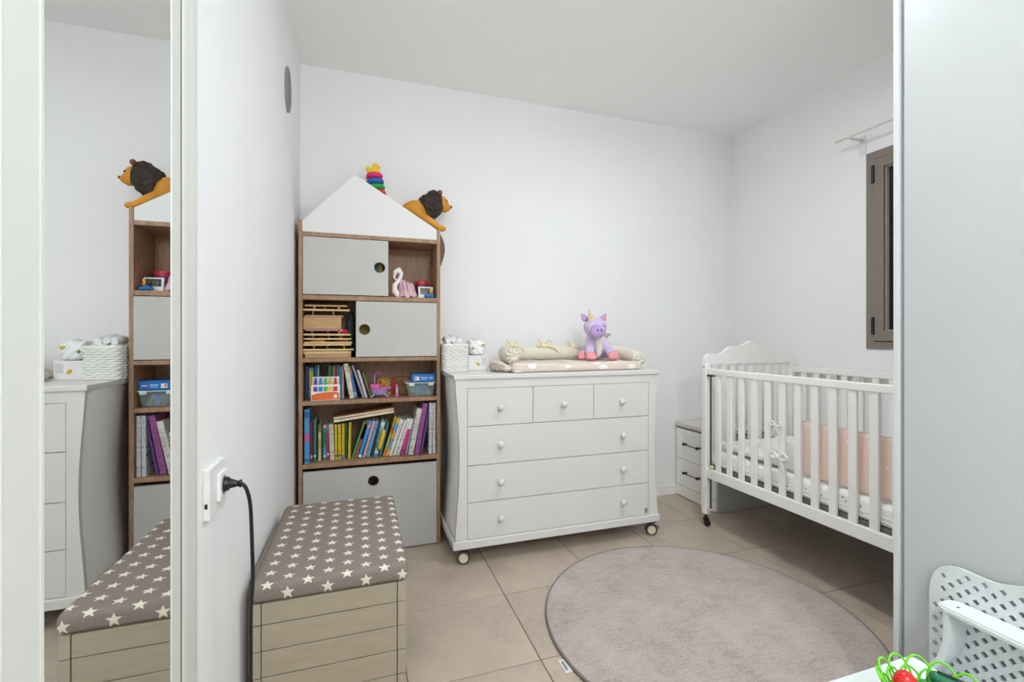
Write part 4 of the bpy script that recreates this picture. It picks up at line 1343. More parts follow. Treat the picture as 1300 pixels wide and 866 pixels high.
for v in bm.verts:
    h = (v.co.z - DT - 0.084) / 0.086
    v.co.x += (0.004 * math.sin(v.co.z * 210 + v.co.y * 60) + 0.010 * h * h * (1 if v.co.x > 0.626 else -0.2))
    v.co.y += 0.004 * math.sin(v.co.x * 190 + v.co.z * 160) + 0.012 * h
    v.co.z += h * (0.008 * math.sin(v.co.x * 120 + 1.0) + 0.005 * math.sin(v.co.y * 150 + v.co.x * 80))
    v.co.z = max(v.co.z, DT + 0.0838)
pk = obj('pack', bm, noisy('wipes_film', '#e9e9ea', 0.3, 0.04, 25, 0.3, 60), t_, True, None, 80)
bx('yellow_mark', t_, M('#cdb31c', 0.5), 0.648, 0.668, 2.505, 2.520, DT + 0.136, DT + 0.147, 0.001)
bx('brown_mark', t_, M('#9c8a3a', 0.5), 0.595, 0.603, 2.500, 2.515, DT + 0.115, DT + 0.128, 0.001)

# changing mat with a snake bolster
mt = thing('changing_mat', 'beige changing mat with white feather print on the dresser', 'changing mat', (1.12, 2.45, DT))
bm = NB()
vs = box(bm, 0.745, 1.535, 2.235, 2.66, DT + 0.001, DT + 0.046, 0.016, 4)
bmesh.ops.subdivide_edges(bm, edges=[e for e in bm.edges if e.calc_length() > 0.1], cuts=10, use_grid_fill=True)
for v in bm.verts:
    t = (v.co.x - 0.745) / 0.79
    if v.co.z > DT + 0.02:
        v.co.z += 0.004 * math.sin(v.co.x * 31) * math.cos(v.co.y * 26) - 0.006 * max(0, t - 0.9) * 10 * 0.5
    if v.co.y < 2.26:
        v.co.y += 0.006 * math.sin(v.co.x * 22) + 0.03 * t
        v.co.z += 0.006 * math.sin(v.co.x * 9 + 1) * (1 if v.co.z > DT + 0.012 else 0.0)
obj('pad', bm, pad_m, mt, True, None, 60)


def roll(path, r, seed, ends=True):
    """soft stuffed tube with wrinkles and gathered ends"""
    P = smooth_path(path, 8)
    n = len(P)
    rr = []
    for i in range(n):
        e = min(i, n - 1 - i) / 3.0
        rr.append(r * min(1, 0.62 + 0.38 * math.sqrt(min(1, e))))
    bm = NB()
    tube(bm, P, rr, 24)
    for v in bm.verts:
        v.co += v.normal * 0.0
    bm.normal_update()
    for v in bm.verts:
        v.co += v.normal * r * 0.035 * math.sin(v.co.x * 60 + v.co.y * 75 + v.co.z * 40 + seed)
    return bm


bs = thing('snake_bolster', 'cream cloth bolster curled round the back of the changing mat', 'bolster', (1.1, 2.6, DT))
R1 = 0.043
zt = DT + 0.046 + R1 + 0.004
bm = roll([(0.762, 2.29, zt - 0.008), (0.770, 2.42, zt - 0.004), (0.820, 2.555, zt + 0.002), (0.93, 2.60, zt), (1.10, 2.607, zt), (1.30, 2.61, zt), (1.46, 2.605, zt), (1.562, 2.56, zt - 0.006), (1.584, 2.45, zt - 0.024), (1.584, 2.36, zt - 0.038)], R1, 1)
obj('roll', bm, bolster_m, bs, True, None, 80)
# gathered end of the roll, facing the room
bm = NB()
for k in range(9):
    a = 2 * PI * k / 9
    c0 = Vector((0.762, 2.286, zt - 0.008))
    tube(bm, smooth_path([c0 + Vector((math.cos(a) * 0.034, 0.010, math.sin(a) * 0.034)), c0 + Vector((math.cos(a) * 0.020, -0.008, math.sin(a) * 0.020)), c0 + Vector((0, -0.002, 0))], 4), [0.011, 0.011, 0.010, 0.009, 0.008, 0.007, 0.006, 0.005, 0.004], 8)
obj('gathered_end', bm, bolster_m, bs, True, None, 80)
bm = NB()
for k in range(8):
    a = 2 * PI * k / 8
    c0 = Vector((1.584, 2.352, zt - 0.038))
    tube(bm, smooth_path([c0 + Vector((math.cos(a) * 0.028, 0.012, math.sin(a) * 0.028)), c0 + Vector((math.cos(a) * 0.016, -0.006, math.sin(a) * 0.016)), c0 + Vector((0, 0.0, 0))], 4), [0.009, 0.009, 0.009, 0.008, 0.007, 0.006, 0.005, 0.004, 0.003], 8)
obj('gathered_end', bm, bolster_m, bs, True, None, 80)


def bow(c, tilt, parent, s=1.0):
    bm = NB()
    c = Vector(c)
    for sg in (-1, 1):
        tube(bm, smooth_path([c, c + Vector((sg * 0.022, -0.004, 0.020 + tilt * sg * 0.01)) * s, c + Vector((sg * 0.040, -0.008, 0.014 + sg * tilt * 0.02)) * s, c + Vector((sg * 0.022, -0.010, 0.002)) * s, c], 4), 0.0052 * s, 6)
    tube(bm, smooth_path([c, c + Vector((0.030, -0.012, -0.004)) * s, c + Vector((0.062, -0.018, -0.014)) * s, c + Vector((0.078, -0.022, -0.034)) * s], 4), 0.0055 * s, 6)
    tube(bm, smooth_path([c, c + Vector((-0.02, -0.008, 0.018)) * s, c + Vector((-0.035, -0.01, 0.040)) * s], 4), 0.0055 * s, 6)
    sph(bm, c, 0.009 * s, 10, 8)
    obj('tie_bow', bm, tie_m, parent, True, None, 80)


bow((0.835, 2.53, zt + 0.043), 0.5, bs, 0.9)
bow((1.055, 2.58, zt + 0.040), 0.6, bs, 1.1)
bow((1.245, 2.585, zt + 0.036), -0.4, bs, 0.9)
for x, ang in ((1.055, 0), (1.245, 0)):
    bm = NB()
    torus(bm, (x, 2.606, zt), R1 + 0.0012, 0.004, 'X', 24, 6)
    obj('tie_band', bm, tie_m, bs, True)
# crumpled end of the mat cover
t_ = thing('mat_cover_fold', 'crumpled taupe fold of cloth at the left end of the mat', 'cloth', (0.71, 2.42, DT))
bm = blob([((0.708, 2.40, DT + 0.022), (0.036, 0.11, 0.020)), ((0.700, 2.36, DT + 0.040), (0.030, 0.09, 0.016), Euler((0, 0.3, 0.1))), ((0.735, 2.31, DT + 0.02), (0.03, 0.06, 0.018))], 0.006, 2)
bm.normal_update()
for v in bm.verts:
    v.co += v.normal * 0.004 * math.sin(v.co.y * 150 + v.co.z * 210)
    v.co.z = max(v.co.z, DT + 0.0006)
obj('fold', bm, noisy('taupe_cloth', '#dacfc2', 0.9, 0.1, 20, 0.3, 120), t_, True, None, 80)

# plush unicorn pig
pg = thing('plush_unicorn', 'lilac plush unicorn with pink hooves sitting on the changing mat', 'plush toy', (1.37, 2.47, DT + 0.05))
ZP = DT + 0.049
PX, PY = 1.330, 2.465
bm = blob([((PX + 0.025, PY + 0.03, ZP + 0.075), (0.058, 0.058, 0.075)), ((PX + 0.018, PY + 0.02, ZP + 0.125), (0.045, 0.045, 0.040)),
           ((PX + 0.005, PY - 0.01, ZP + 0.195), (0.070, 0.066, 0.062)), ((PX - 0.012, PY - 0.055, ZP + 0.172), (0.048, 0.045, 0.044)),
           ('limb', (PX - 0.020, PY + 0.0, ZP + 0.120), (PX - 0.050, PY - 0.045, ZP + 0.050), 0.030, 0.028), ('limb', (PX - 0.05, PY - 0.045, ZP + 0.05), (PX - 0.052, PY - 0.055, ZP + 0.036), 0.028, 0.028),
           ('limb', (PX + 0.055, PY + 0.0, ZP + 0.120), (PX + 0.085, PY - 0.045, ZP + 0.050), 0.030, 0.028), ('limb', (PX + 0.085, PY - 0.045, ZP + 0.05), (PX + 0.088, PY - 0.055, ZP + 0.036), 0.028, 0.028),
           ('limb', (PX - 0.02, PY + 0.05, ZP + 0.045), (PX - 0.06, PY + 0.01, ZP + 0.036), 0.032, 0.028), ('limb', (PX + 0.07, PY + 0.05, ZP + 0.045), (PX + 0.120, PY + 0.01, ZP + 0.036), 0.032, 0.028)], 0.0055, 4)
obj('body', bm, plush_m, pg, True, None, 80)
for (x, y, r) in ((PX - 0.054, PY - 0.066, (0.032, 0.034, 0.028)), (PX + 0.092, PY - 0.066, (0.033, 0.034, 0.028)), (PX - 0.078, PY - 0.004, (0.028, 0.028, 0.028)), (PX + 0.140, PY - 0.004, (0.030, 0.030, 0.030))):
    bm = blob([((x, y, ZP + 0.028), r), ((x, y - 0.006, ZP + 0.018), (r[0] * 1.05, r[1], 0.017))], 0.005, 3)
    for v in bm.verts:
        v.co.z = max(v.co.z, ZP + 0.0004)
    obj('hoof', bm, plushp_m, pg, True, None, 80)
bm = blob([((PX - 0.020, PY - 0.078, ZP + 0.165), (0.044, 0.032, 0.036)), ((PX - 0.018, PY - 0.07, ZP + 0.19), (0.036, 0.025, 0.022))], 0.005, 4)
obj('snout', bm, plushd_m, pg, True, None, 80)
for x in (-0.034, -0.008):
    bm = NB()
    sph(bm, (PX + x, PY - 0.1085, ZP + 0.176), (0.0036, 0.003, 0.0065), 10, 8)
    obj('nostril', bm, M('#3a1f45', 0.7), pg, True)
bm = blob([((PX + 0.026, PY - 0.014, ZP + 0.120), (0.034, 0.026, 0.036)), ((PX + 0.022, PY - 0.016, ZP + 0.070), (0.026, 0.025, 0.055))], 0.005, 4)
obj('belly', bm, plushw_m, pg, True, None, 80)
bm = NB()
cyl(bm, (PX - 0.030, PY - 0.025, ZP + 0.238), (PX - 0.046, PY - 0.035, ZP + 0.300), 0.022, 0.004, 16)
obj('horn', bm, noisy('horn_cream', '#d9c7a2', 0.6, 0.1, 60, 0.3, 80), pg, True)
for sx, x0 in ((1, 0.055), (-1, -0.046)):
    bm = NB()
    lathe(bm, [(0.004, 0), (0.020, 0.012), (0.018, 0.030), (0.003, 0.056)], (PX + x0, PY + 0.005, ZP + 0.232), 14, Euler((0, sx * 0.6, 0)))
    for v in bm.verts:
        v.co.y = PY + 0.005 + (v.co.y - PY - 0.005) * 0.45
    e_ = obj('ear', bm, plushd_m, pg, True, None, 80)
    if sx < 0:
        continue
    bm = NB()
    lathe(bm, [(0.002, 0.006), (0.013, 0.016), (0.012, 0.030), (0.002, 0.046)], (PX + x0, PY - 0.002, ZP + 0.232), 12, Euler((0, sx * 0.6, 0)))
    for v in bm.verts:
        v.co.y = PY - 0.003 + (v.co.y - PY + 0.002) * 0.35
    obj('inner_ear', bm, plushp_m, e_, True, None, 80)
bm = NB()
tube(bm, [(PX + 0.036 + 0.012 * math.cos(a), PY - 0.066 + 0.006 * math.cos(a), ZP + 0.206 + 0.006 * math.sin(a)) for a in [PI + PI * k / 8 for k in range(9)]], 0.0018, 6)
obj('stitched_eye', bm, M('#3a2f45', 0.7), pg, True)
bm = blob([((PX + 0.105, PY + 0.035, ZP + 0.150), (0.036, 0.008, 0.012), Euler((0, -0.1, 0))), ((PX + 0.095, PY + 0.035, ZP + 0.138), (0.025, 0.008, 0.010))], 0.004, 2)
obj('wing', bm, M('#b3aca4', 0.6), pg, True, None, 80)

# ------------------------------------------------------------------ nightstand
NX0, NX1, NY0, NY1, NZ = 2.142, 2.600, 2.362, 2.745, 0.520
ns = thing('nightstand', 'white two-drawer nightstand with dark bar handles behind the crib', 'nightstand', ((NX0 + NX1) / 2, (NY0 + NY1) / 2, 0))
bm = NB()
plate(bm, rrect(NX0 + 0.012, NX1, NY0, NY1, 0.010, 4), [], lambda a, b, t: (a, b, 0.004 + t), NZ - 0.038 - 0.004)
obj('body', bm, white2_m, ns, True, None, 30)
bx('top', ns, noisy('nightstand_top', '#d8d4cc', 0.5, 0.02, 20), NX0 - 0.006, NX1, NY0 - 0.008, NY1 + 0.006, NZ - 0.028, NZ, 0.003)
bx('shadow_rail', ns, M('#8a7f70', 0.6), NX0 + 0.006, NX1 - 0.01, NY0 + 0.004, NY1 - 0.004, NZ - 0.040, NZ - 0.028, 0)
bx('plinth', ns, night_m, NX0 + 0.002, NX0 + 0.014, NY0 + 0.004, NY1, 0.006, 0.078, 0.001)
for z0, z1 in ((0.083, 0.266), (0.270, 0.478)):
    bm = NB()
    plate(bm, rect(NY0 + 0.003, NY1 - 0.001, z0, z1), [rect(NY0 + 0.048, NY1 - 0.048, z0 + 0.040, z1 - 0.040)], lambda a, b, t: (NX0 + t, a, b), 0.013)
    d = obj('drawer_front', bm, night_m, ns)
    bx('inner_panel', d, night_m, NX0 + 0.004, NX0 + 0.012, NY0 + 0.048, NY1 - 0.048, z0 + 0.040, z1 - 0.040, 0.001)
    bm = NB()
    zc = (z0 + z1) / 2 + 0.006
    ya, yb = 2.510, 2.643
    cyl(bm, (NX0 - 0.024, ya, zc), (NX0 - 0.024, yb, zc), 0.0035, seg=10)
    for y in (ya, yb):
        cyl(bm, (NX0 + 0.004, y, zc), (NX0 - 0.018, y, zc), 0.006, seg=12)
        cyl(bm, (NX0 - 0.018, y, zc), (NX0 - 0.029, y, zc), 0.010, 0.009, seg=12)
    obj('handle', bm, M('#3c3936', 0.4, 0.6), d, True)
for x in (NX0 + 0.05, NX1 - 0.05):
    for y in (NY0 + 0.05, NY1 - 0.05):
        bx('foot', ns, black_m, x - 0.02, x + 0.02, y - 0.02, y + 0.02, 0.0, 0.005, 0)

# ------------------------------------------------------------------ crib
CX0, CX1, CY0, CY1 = 1.938, 2.640, 1.000, 2.250
cb = thing('crib', 'white slatted baby crib on casters with a scalloped headboard', 'crib', ((CX0 + CX1) / 2, (CY0 + CY1) / 2, 0))
hb = [(1.931, 0.966), (1.932, 0.985), (1.940, 1.006), (1.960, 1.019), (1.984, 1.022), (2.045, 1.020), (2.068, 1.028), (2.10, 1.050), (2.125, 1.062), (2.147, 1.066), (2.205, 1.066), (2.225, 1.069), (2.25, 1.082), (2.27, 1.094), (2.287, 1.097)]
mid = 2.2875
hb = [(CX0 + (x - 1.931) * (mid - CX0) / (2.287 - 1.931), z) for x, z in hb]
hb = hb + [(2 * mid - x, z) for x, z in hb[::-1][1:]]
for y0, nm in ((CY1 - 0.028, 'headboard'), (CY0, 'footboard')):
    bm = NB()
    plate(bm, [(CX0, 0.958)] + hb + [(2 * mid - CX0, 0.958)], [], lambda a, b, t: (a, y0 + t, b), 0.026)
    h = obj(nm, bm, crib_m, cb)
    bx('lower_rail', h, crib_m, CX0 + 0.03, CX1 - 0.03, y0 + 0.003, y0 + 0.023, 0.296, 0.350, 0.003)
    for k in range(9):
        x = CX0 + 0.075 + k * (CX1 - CX0 - 0.15) / 8
        bx('slat', h, crib_m, x - 0.017, x + 0.017, y0 + 0.006, y0 + 0.020, 0.348, 0.960, 0.003)
for x0 in (CX0 - 0.004, CX1 - 0.036):
    for y0 in (CY0 - 0.006, CY1 - 0.034):
        bx('post', cb, crib_m, x0, x0 + 0.038, y0, y0 + 0.038, 0.072, 0.962, 0.004)
        xc, yc = x0 + 0.019, y0 + 0.019
        bm = NB()
        cyl(bm, (xc, yc, 0.042), (xc, yc, 0.073), 0.010, seg=12)
        box(bm, xc - 0.012, xc + 0.012, yc - 0.016, yc + 0.012, 0.030, 0.048, 0.003)
        cs = obj('caster', bm, black_m, cb, True)
        bm = NB()
        cyl(bm, (xc - 0.009, yc - 0.010, 0.0195), (xc + 0.009, yc - 0.010, 0.0195), 0.0192, seg=20)
        obj('wheel', bm, M('#1d1c1b', 0.5), cs, True)
for x0, nm in ((CX0, 'front'), (CX1 - 0.024, 'rear')):
    o1 = bx('side_rail_top', cb, crib_m, x0, x0 + 0.024, CY0 + 0.03, CY1 - 0.034, 0.900, 0.934, 0.004)
    o2 = bx('side_rail_bottom', cb, crib_m, x0, x0 + 0.024, CY0 + 0.03, CY1 - 0.030, 0.291, 0.348, 0.004)
    for k in range(14):
        y = 2.132 - 0.0843 * k
        if nm == 'rear':
            y += 0.02
        if y < CY0 + 0.05:
            continue
        bx('slat', cb, crib_m, x0 + 0.005, x0 + 0.019, y - 0.0175, y + 0.0175, 0.346, 0.902, 0.003)
bm = NB()
cyl(bm, (CX0 + 0.020, CY1 - 0.050, 0.11), (CX0 + 0.020, CY1 - 0.050, 0.905), 0.0045, seg=10)
obj('guide_rod', bm, steel_m, cb, True)
bm = NB()
box(bm, CX0 + 0.004, CX0 + 0.030, CY1 - 0.075, CY1 - 0.034, 0.888, 0.899, 0.002)
obj('rail_catch', bm, steel_m, cb)
bm = NB()
lathe(bm, [(0.014, 0), (0.016, 0.006), (0.010, 0.014), (0.004, 0.016)], (CX0 + 0.016, CY1 - 0.06, 0.352), 14)
obj('rod_foot', bm, M('#d4c9a8', 0.5), cb, True)
bx('rod_bracket', cb, M('#c9c6bd', 0.5), CX0 + 0.004, CX0 + 0.036, CY1 - 0.060, CY1 - 0.034, 0.100, 0.112, 0.002)
bm = NB()
sph(bm, (CX0 - 0.004, CY1 - 0.02, 0.946), (0.004, 0.006, 0.005), 10, 6)
obj('bolt', bm, M('#8e8c88', 0.4), cb, True)
for y, z in ((1.95, 0.86), (1.82, 0.86)):
    bx('rail_bracket', cb, M('#cfcfcb', 0.5), CX1 - 0.034, CX1 - 0.024, y - 0.02, y + 0.02, 0.84, 0.905, 0.002)
bx('mattress_base', cb, M('#6f6b66', 0.8), CX0 + 0.028, CX1 - 0.028, CY0 + 0.035, CY1 - 0.036, 0.318, 0.366, 0.001)

mt2 = thing('crib_mattress', 'crib mattress in a white sheet with small gray print', 'mattress', (2.29, 1.62, 0.366))
bm = NB()
box(bm, CX0 + 0.030, CX1 - 0.030, CY0 + 0.037, CY1 - 0.038, 0.3665, 0.455, 0.018, 4)
bmesh.ops.subdivide_edges(bm, edges=[e for e in bm.edges if e.calc_length() > 0.2], cuts=14, use_grid_fill=True)
for v in bm.verts:
    if v.co.z > 0.44:
        v.co.z += 0.006 * math.sin(v.co.x * 23) * math.sin(v.co.y * 19) + 0.003 * math.sin(v.co.x * 60 + v.co.y * 40)
o = obj('sheet', bm, sheet_m, mt2, True, None, 60)
bm = NB()
for z in (0.385, 0.402):
    tube(bm, [(CX0 + 0.0305, CY0 + 0.06 + k * 0.05, z + 0.003 * math.sin(k * 1.7)) for k in range(23)], 0.003, 6)
obj('sheet_hem', bm, sheet_m, mt2, True)


def soft(name, x0, x1, y0, y1, z0, z1, mat, label, cat, amp=0.012, seed=0, fr=30):
    bm = NB()
    box(bm, x0, x1, y0, y1, z0, z1, min(x1 - x0, y1 - y0, z1 - z0) * 0.42, 4)
    bmesh.ops.subdivide_edges(bm, edges=[e for e in bm.edges if e.calc_length() > 0.06], cuts=9, use_grid_fill=True)
    for v in bm.verts:
        if v.co.z > z0 + 0.006:
            v.co.z += amp * math.sin(v.co.x * fr + seed) * math.sin(v.co.y * fr * 0.8 + seed * 2) + amp * 0.4 * math.sin(v.co.x * fr * 2.3 + v.co.y * fr * 1.9)
    return tag(obj(name, bm, mat, None, True, None, 70), label, cat)


soft('baby_blanket', 1.985, 2.50, 1.74, 2.17, 0.470, 0.512, sheet_m, 'rumpled white printed blanket at the head of the crib', 'blanket', 0.012, 1, 26)
t_ = thing('crib_bumper', 'pink crib bumper with white stars along the front slats', 'bumper', (2.02, 1.35, 0.456))
bm = NB()
box(bm, 2.000, 2.035, 1.045, 1.662, 0.466, 0.716, 0.015, 4)
bmesh.ops.subdivide_edges(bm, edges=[e for e in bm.edges if e.calc_length() > 0.1], cuts=8, use_grid_fill=True)
for v in bm.verts:
    v.co.x += 0.003 * math.sin(v.co.y * 24) * math.sin(v.co.z * 18)
obj('panel', bm, pink_m, t_, True, None, 60)
bm = NB()
tube(bm, [(2.0175, 1.05 + k * 0.061, 0.7155) for k in range(11)], 0.004, 6)
obj('piping', bm, M('#efd3c8', 0.8), t_, True)
# white bumper tied to the slats near the head
t_ = thing('white_crib_bumper', 'white cloth tied with a ribbon bow to the front crib slats', 'bumper', (2.0, 1.70, 0.456))
bm = NB()
box(bm, 1.985, 2.010, 1.675, 1.735, 0.470, 0.610, 0.010, 3)
obj('panel', bm, cotton_m, t_, True)
bm = NB()
c = Vector((1.932, 1.735, 0.690))
for sg in (-1, 1):
    tube(bm, smooth_path([c, c + Vector((0, sg * 0.02, 0.016)), c + Vector((0, sg * 0.036, 0.006)), c + Vector((0, sg * 0.02, -0.004)), c], 4), 0.0035, 6)
tube(bm, smooth_path([c, c + Vector((0, -0.015, -0.03)), c + Vector((0.002, -0.024, -0.075))], 5), 0.003, 6)
tube(bm, smooth_path([c, c + Vector((0, 0.014, -0.03)), c + Vector((0.002, 0.020, -0.06))], 5), 0.003, 6)
sph(bm, c, 0.007, 10, 8)
obj('ribbon_bow', bm, cotton_m, t_, True, None, 80)
bm = NB()
c = Vector((1.930, 1.716, 0.535))
for sg in (-1, 1):
    tube(bm, smooth_path([c, c + Vector((0, sg * 0.028, 0.022)), c + Vector((0, sg * 0.048, 0.004)), c + Vector((0, sg * 0.024, -0.010)), c], 4), 0.007, 6)
tube(bm, smooth_path([c, c + Vector((0, -0.02, -0.03)), c + Vector((0.002, -0.028, -0.06))], 5), 0.006, 6)
sph(bm, c, 0.011, 10, 8)
obj('ribbon_bow', bm, cotton_m, t_, True, None, 80)
t_ = thing('toy_rattle', 'small gray striped rattle lying in the crib by the pink bumper', 'toy', (2.06, 1.73, 0.52))
bm = NB()
cyl(bm, (2.040, 1.735, 0.515), (2.070, 1.700, 0.580), 0.014, 0.014, 14)
obj('handle', bm, M('#8f8f8c', 0.6), t_, True)
bm = NB()
cyl(bm, (2.049, 1.7245, 0.534), (2.061, 1.7105, 0.561), 0.0146, 0.0146, 14)
obj('dark_stripe', bm, M('#4a4a49', 0.6), t_, True)

# ------------------------------------------------------------------ rug
rg = thing('round_rug', 'large round gray-beige short-pile rug on the tiled floor', 'rug', (1.285, 1.500, 0))
bm = NB()
prof = [(0.0, 0.0005), (0.609, 0.0005), (0.614, 0.004), (0.612, 0.010), (0.605, 0.0135)]
N = 96
rings = []
for r, z in prof[1:]:
    rings.append([bm.verts.new((1.285 + r * math.cos(2 * PI * k / N), 1.500 + r * math.sin(2 * PI * k / N), z)) for k in range(N)])
for a in range(1, 30):
    r = 0.605 * (1 - a / 30)
    rings.append([bm.verts.new((1.285 + r * math.cos(2 * PI * k / N), 1.500 + r * math.sin(2 * PI * k / N), 0.0135 + 0.0009 * math.sin(a * 2.1 + k * 1.3) * math.cos(k * 0.7 + a))) for k in range(N)])
for a, b in zip(rings, rings[1:]):
    for k in range(N):
        bm.faces.new((a[k], a[(k + 1) % N], b[(k + 1) % N], b[k]))
bm.faces.new(rings[-1])
bm.faces.new(rings[0][::-1])
obj('pile', bm, rug_m, rg, True, None, 70)
bm = NB()
tube(bm, [(1.285 + 0.611 * math.cos(2 * PI * k / N), 1.500 + 0.611 * math.sin(2 * PI * k / N), 0.0075) for k in range(N)], 0.0055, 6, True)
obj('edge_binding', bm, M('#857a72', 0.95), rg, True)
tg = bx('sewn_tag', rg, M('#dcdcd6', 0.6), 0.650, 0.676, 1.395, 1.462, 0.0012, 0.0022, 0)
bx('tag_print', tg, M('#7f8890', 0.6), 0.656, 0.665, 1.408, 1.450, 0.0022, 0.0026, 0)

# ------------------------------------------------------------------ wardrobe at the right
WX = 1.450
wd = thing('wardrobe', 'tall pale gray wardrobe with a light edge profile at the right', 'wardrobe', (1.75, 0.0, 0))
bx('carcass', wd, white2_m, WX + 0.022, WX + 0.58, -0.95, 0.904, 0.0, 2.42, 0.001)
bx('edge_profile', wd, alu_m, WX - 0.004, WX + 0.024, 0.892, 0.906, 0.0, 2.42, 0.0015)
bx('groove_strip', wd, M('#a3a6a8', 0.5), WX + 0.008, WX + 0.022, 0.880, 0.893, 0.0, 2.42, 0)
bx('door_panel', wd, ward_m, WX, WX + 0.020, 0.285, 0.881, 0.06, 2.40, 0.0015)
bx('door_panel', wd, ward_m, WX, WX + 0.020, -0.33, 0.281, 0.06, 2.40, 0.0015)
bx('door_panel', wd, ward_m, WX, WX + 0.020, -0.945, -0.334, 0.06, 2.40, 0.0015)
bx('plinth', wd, ward_m, WX + 0.012, WX + 0.022, -0.945, 0.881, 0.0, 0.058, 0)

# ------------------------------------------------------------------ toy table
TZ = 0.420
tt = thing('play_table', 'low white plastic play table at the lower right', 'table', (0.9, 0.45, 0))
bm = NB()
plate(bm, rrect(0.62, 1.150, 0.22, 0.685, 0.012, 4), [], lambda a, b, t: (a, b, TZ - 0.028 + t), 0.028)
obj('tabletop', bm, plast_m, tt, True, None, 30)
for x in (0.66, 1.11):
    for y in (0.26, 0.645):
        bm = NB()
        cyl(bm, (x, y, 0.0), (x, y, TZ - 0.028), 0.018, 0.024, 16)
        obj('leg', bm, plast_m, tt, True)

# ------------------------------------------------------------------ child's chair with lattice back
ch = thing('child_chair', 'white plastic child chair with a lattice back against the wardrobe', 'chair', (1.32, 0.55, 0))
LX = 1.424
half = [(0.806, 0.20), (0.806, 0.455), (0.803, 0.480), (0.796, 0.505), (0.784, 0.524), (0.766, 0.536), (0.745, 0.5415), (0.722, 0.541), (0.700, 0.5385), (0.676, 0.5385), (0.650, 0.5450), (0.625, 0.5545), (0.600, 0.560), (0.565, 0.562)]
outline = half + [(1.13 - y, z) for y, z in half[::-1][1:]]


def inside(y, z, m):
    if z < 0.215 + m or y > 0.806 - m or y < 1.13 - 0.806 + m:
        return False
    yy = y if y > 0.565 else 1.13 - y
    top = 0.562
    for (y0, z0), (y1, z1) in zip(half[1:], half[2:]):
        if y1 <= yy <= y0:
            top = z0 + (z1 - z0) * (y0 - yy) / max(1e-6, y0 - y1)
    return z < top - m


holes = []
P_ = 0.0166
for i in range(0, 32):
    for j in range(0, 14):
        y = 0.806 - 0.0135 - i * P_
        z = 0.224 + j * 2 * P_ + (i % 2) * P_
        if inside(y, z, 0.0115) and all((y - a) ** 2 + (z - b) ** 2 > 0.0165 ** 2 for a, b in outline):
            holes.append([(y + 0.0079, z), (y, z + 0.0079), (y - 0.0079, z), (y, z - 0.0079)])
bm = NB()
plate(bm, outline, holes, lambda a, b, t: (LX + t, a, b), 0.006)
obj('lattice_back', bm, plast_m, ch)
# armrest along the back with a rounded far end, and the curved post below it
bm = NB()
ao = [(LX - 0.001, 0.33), (LX - 0.001, 0.734)] + [(LX - 0.034 + 0.033 * math.cos(a), 0.734 + 0.024 * math.sin(a)) for a in [PI / 2 * (k / 6) for k in range(1, 7)]] + [(LX - 0.044 + 0.026 * math.cos(a), 0.734 + 0.024 * math.sin(a)) for a in [PI / 2 + PI / 2 * (k / 6) for k in range(1, 7)]] + [(LX - 0.085, 0.33)]
plate(bm, ao, [], lambda a, b, t: (a, b, 0.445 + t), 0.015)
es = [e for e in bm.edges if len(e.link_faces) == 2 and e.calc_face_angle(0) > 1.0]
bmesh.ops.bevel(bm, geom=es, offset=0.004, segments=2, affect='EDGES')
obj('armrest', bm, plast_m, ch, True, None, 50)
bx('cover_plug', ch, M('#5b6164', 0.5), LX - 0.042, LX - 0.034, 0.722, 0.726, 0.4595, 0.4608, 0)
bm = NB()
pc = smooth_path([(0.741, 0.447), (0.740, 0.41), (0.742, 0.37), (0.752, 0.330), (0.772, 0.295), (0.790, 0.262)], 4)
pc = [(v.x, v.y) for v in [Vector((a[0], a[1], 0)) for a in pc]]
pol = pc + [(a - 0.013, b - 0.004) for a, b in pc[::-1]]
plate(bm, pol, [], lambda a, b, t: (LX - 0.066 + t, a, b), 0.065)
obj('arm_post', bm, plast_m, ch, True, None, 40)
bx('seat', ch, plast_m, 1.185, LX, 0.33, 0.80, 0.235, 0.258, 0.006)
for x in (1.21, 1.40):
    for y in (0.355, 0.775):
        bm = NB()
        cyl(bm, (x, y, 0.0), (x, y, 0.236), 0.016, 0.020, 14)
        obj('leg', bm, plast_m, ch, True)

# ------------------------------------------------------------------ green toy basket and vegetables
GX, GY, GR, GZ = 0.974, 0.536, 0.0875, TZ
gb = thing('green_basket', 'lime green looped plastic basket of toy vegetables on the play table', 'basket', (GX, GY, TZ))
green_m = M('#6fd11f', 0.35)
bm = NB()
lathe(bm, [(0.045, 0.0005), (0.050, 0.004), (0.046, 0.006), (0.005, 0.0055)], (GX, GY, TZ), 28)
obj('base', bm, green_m, gb, True)
NA = 14


def gpt(a, t):
    r = 0.050 + (GR - 0.050) * t ** 0.8
    return (GX + r * math.cos(a), GY + r * math.sin(a), TZ + 0.004 + 0.076 * t)


STEP = 2 * PI / NA
for ly in range(4):
    hi = 1.0 - 0.235 * ly
    lo = max(0.02, hi - 0.56)
    for k in range(NA):
        a0 = STEP * (k + 0.5 * (ly % 2))
        bm = NB()
        P = []
        for i in range(15):
            q = i / 14
            P.append(gpt(a0 + STEP * 0.66 * math.cos(PI * (1 - q)), lo + (hi - lo) * math.sin(PI * q) ** 0.95))
        tube(bm, P, 0.0021, 6)
        obj('loop', bm, green_m, gb, True, None, 80)

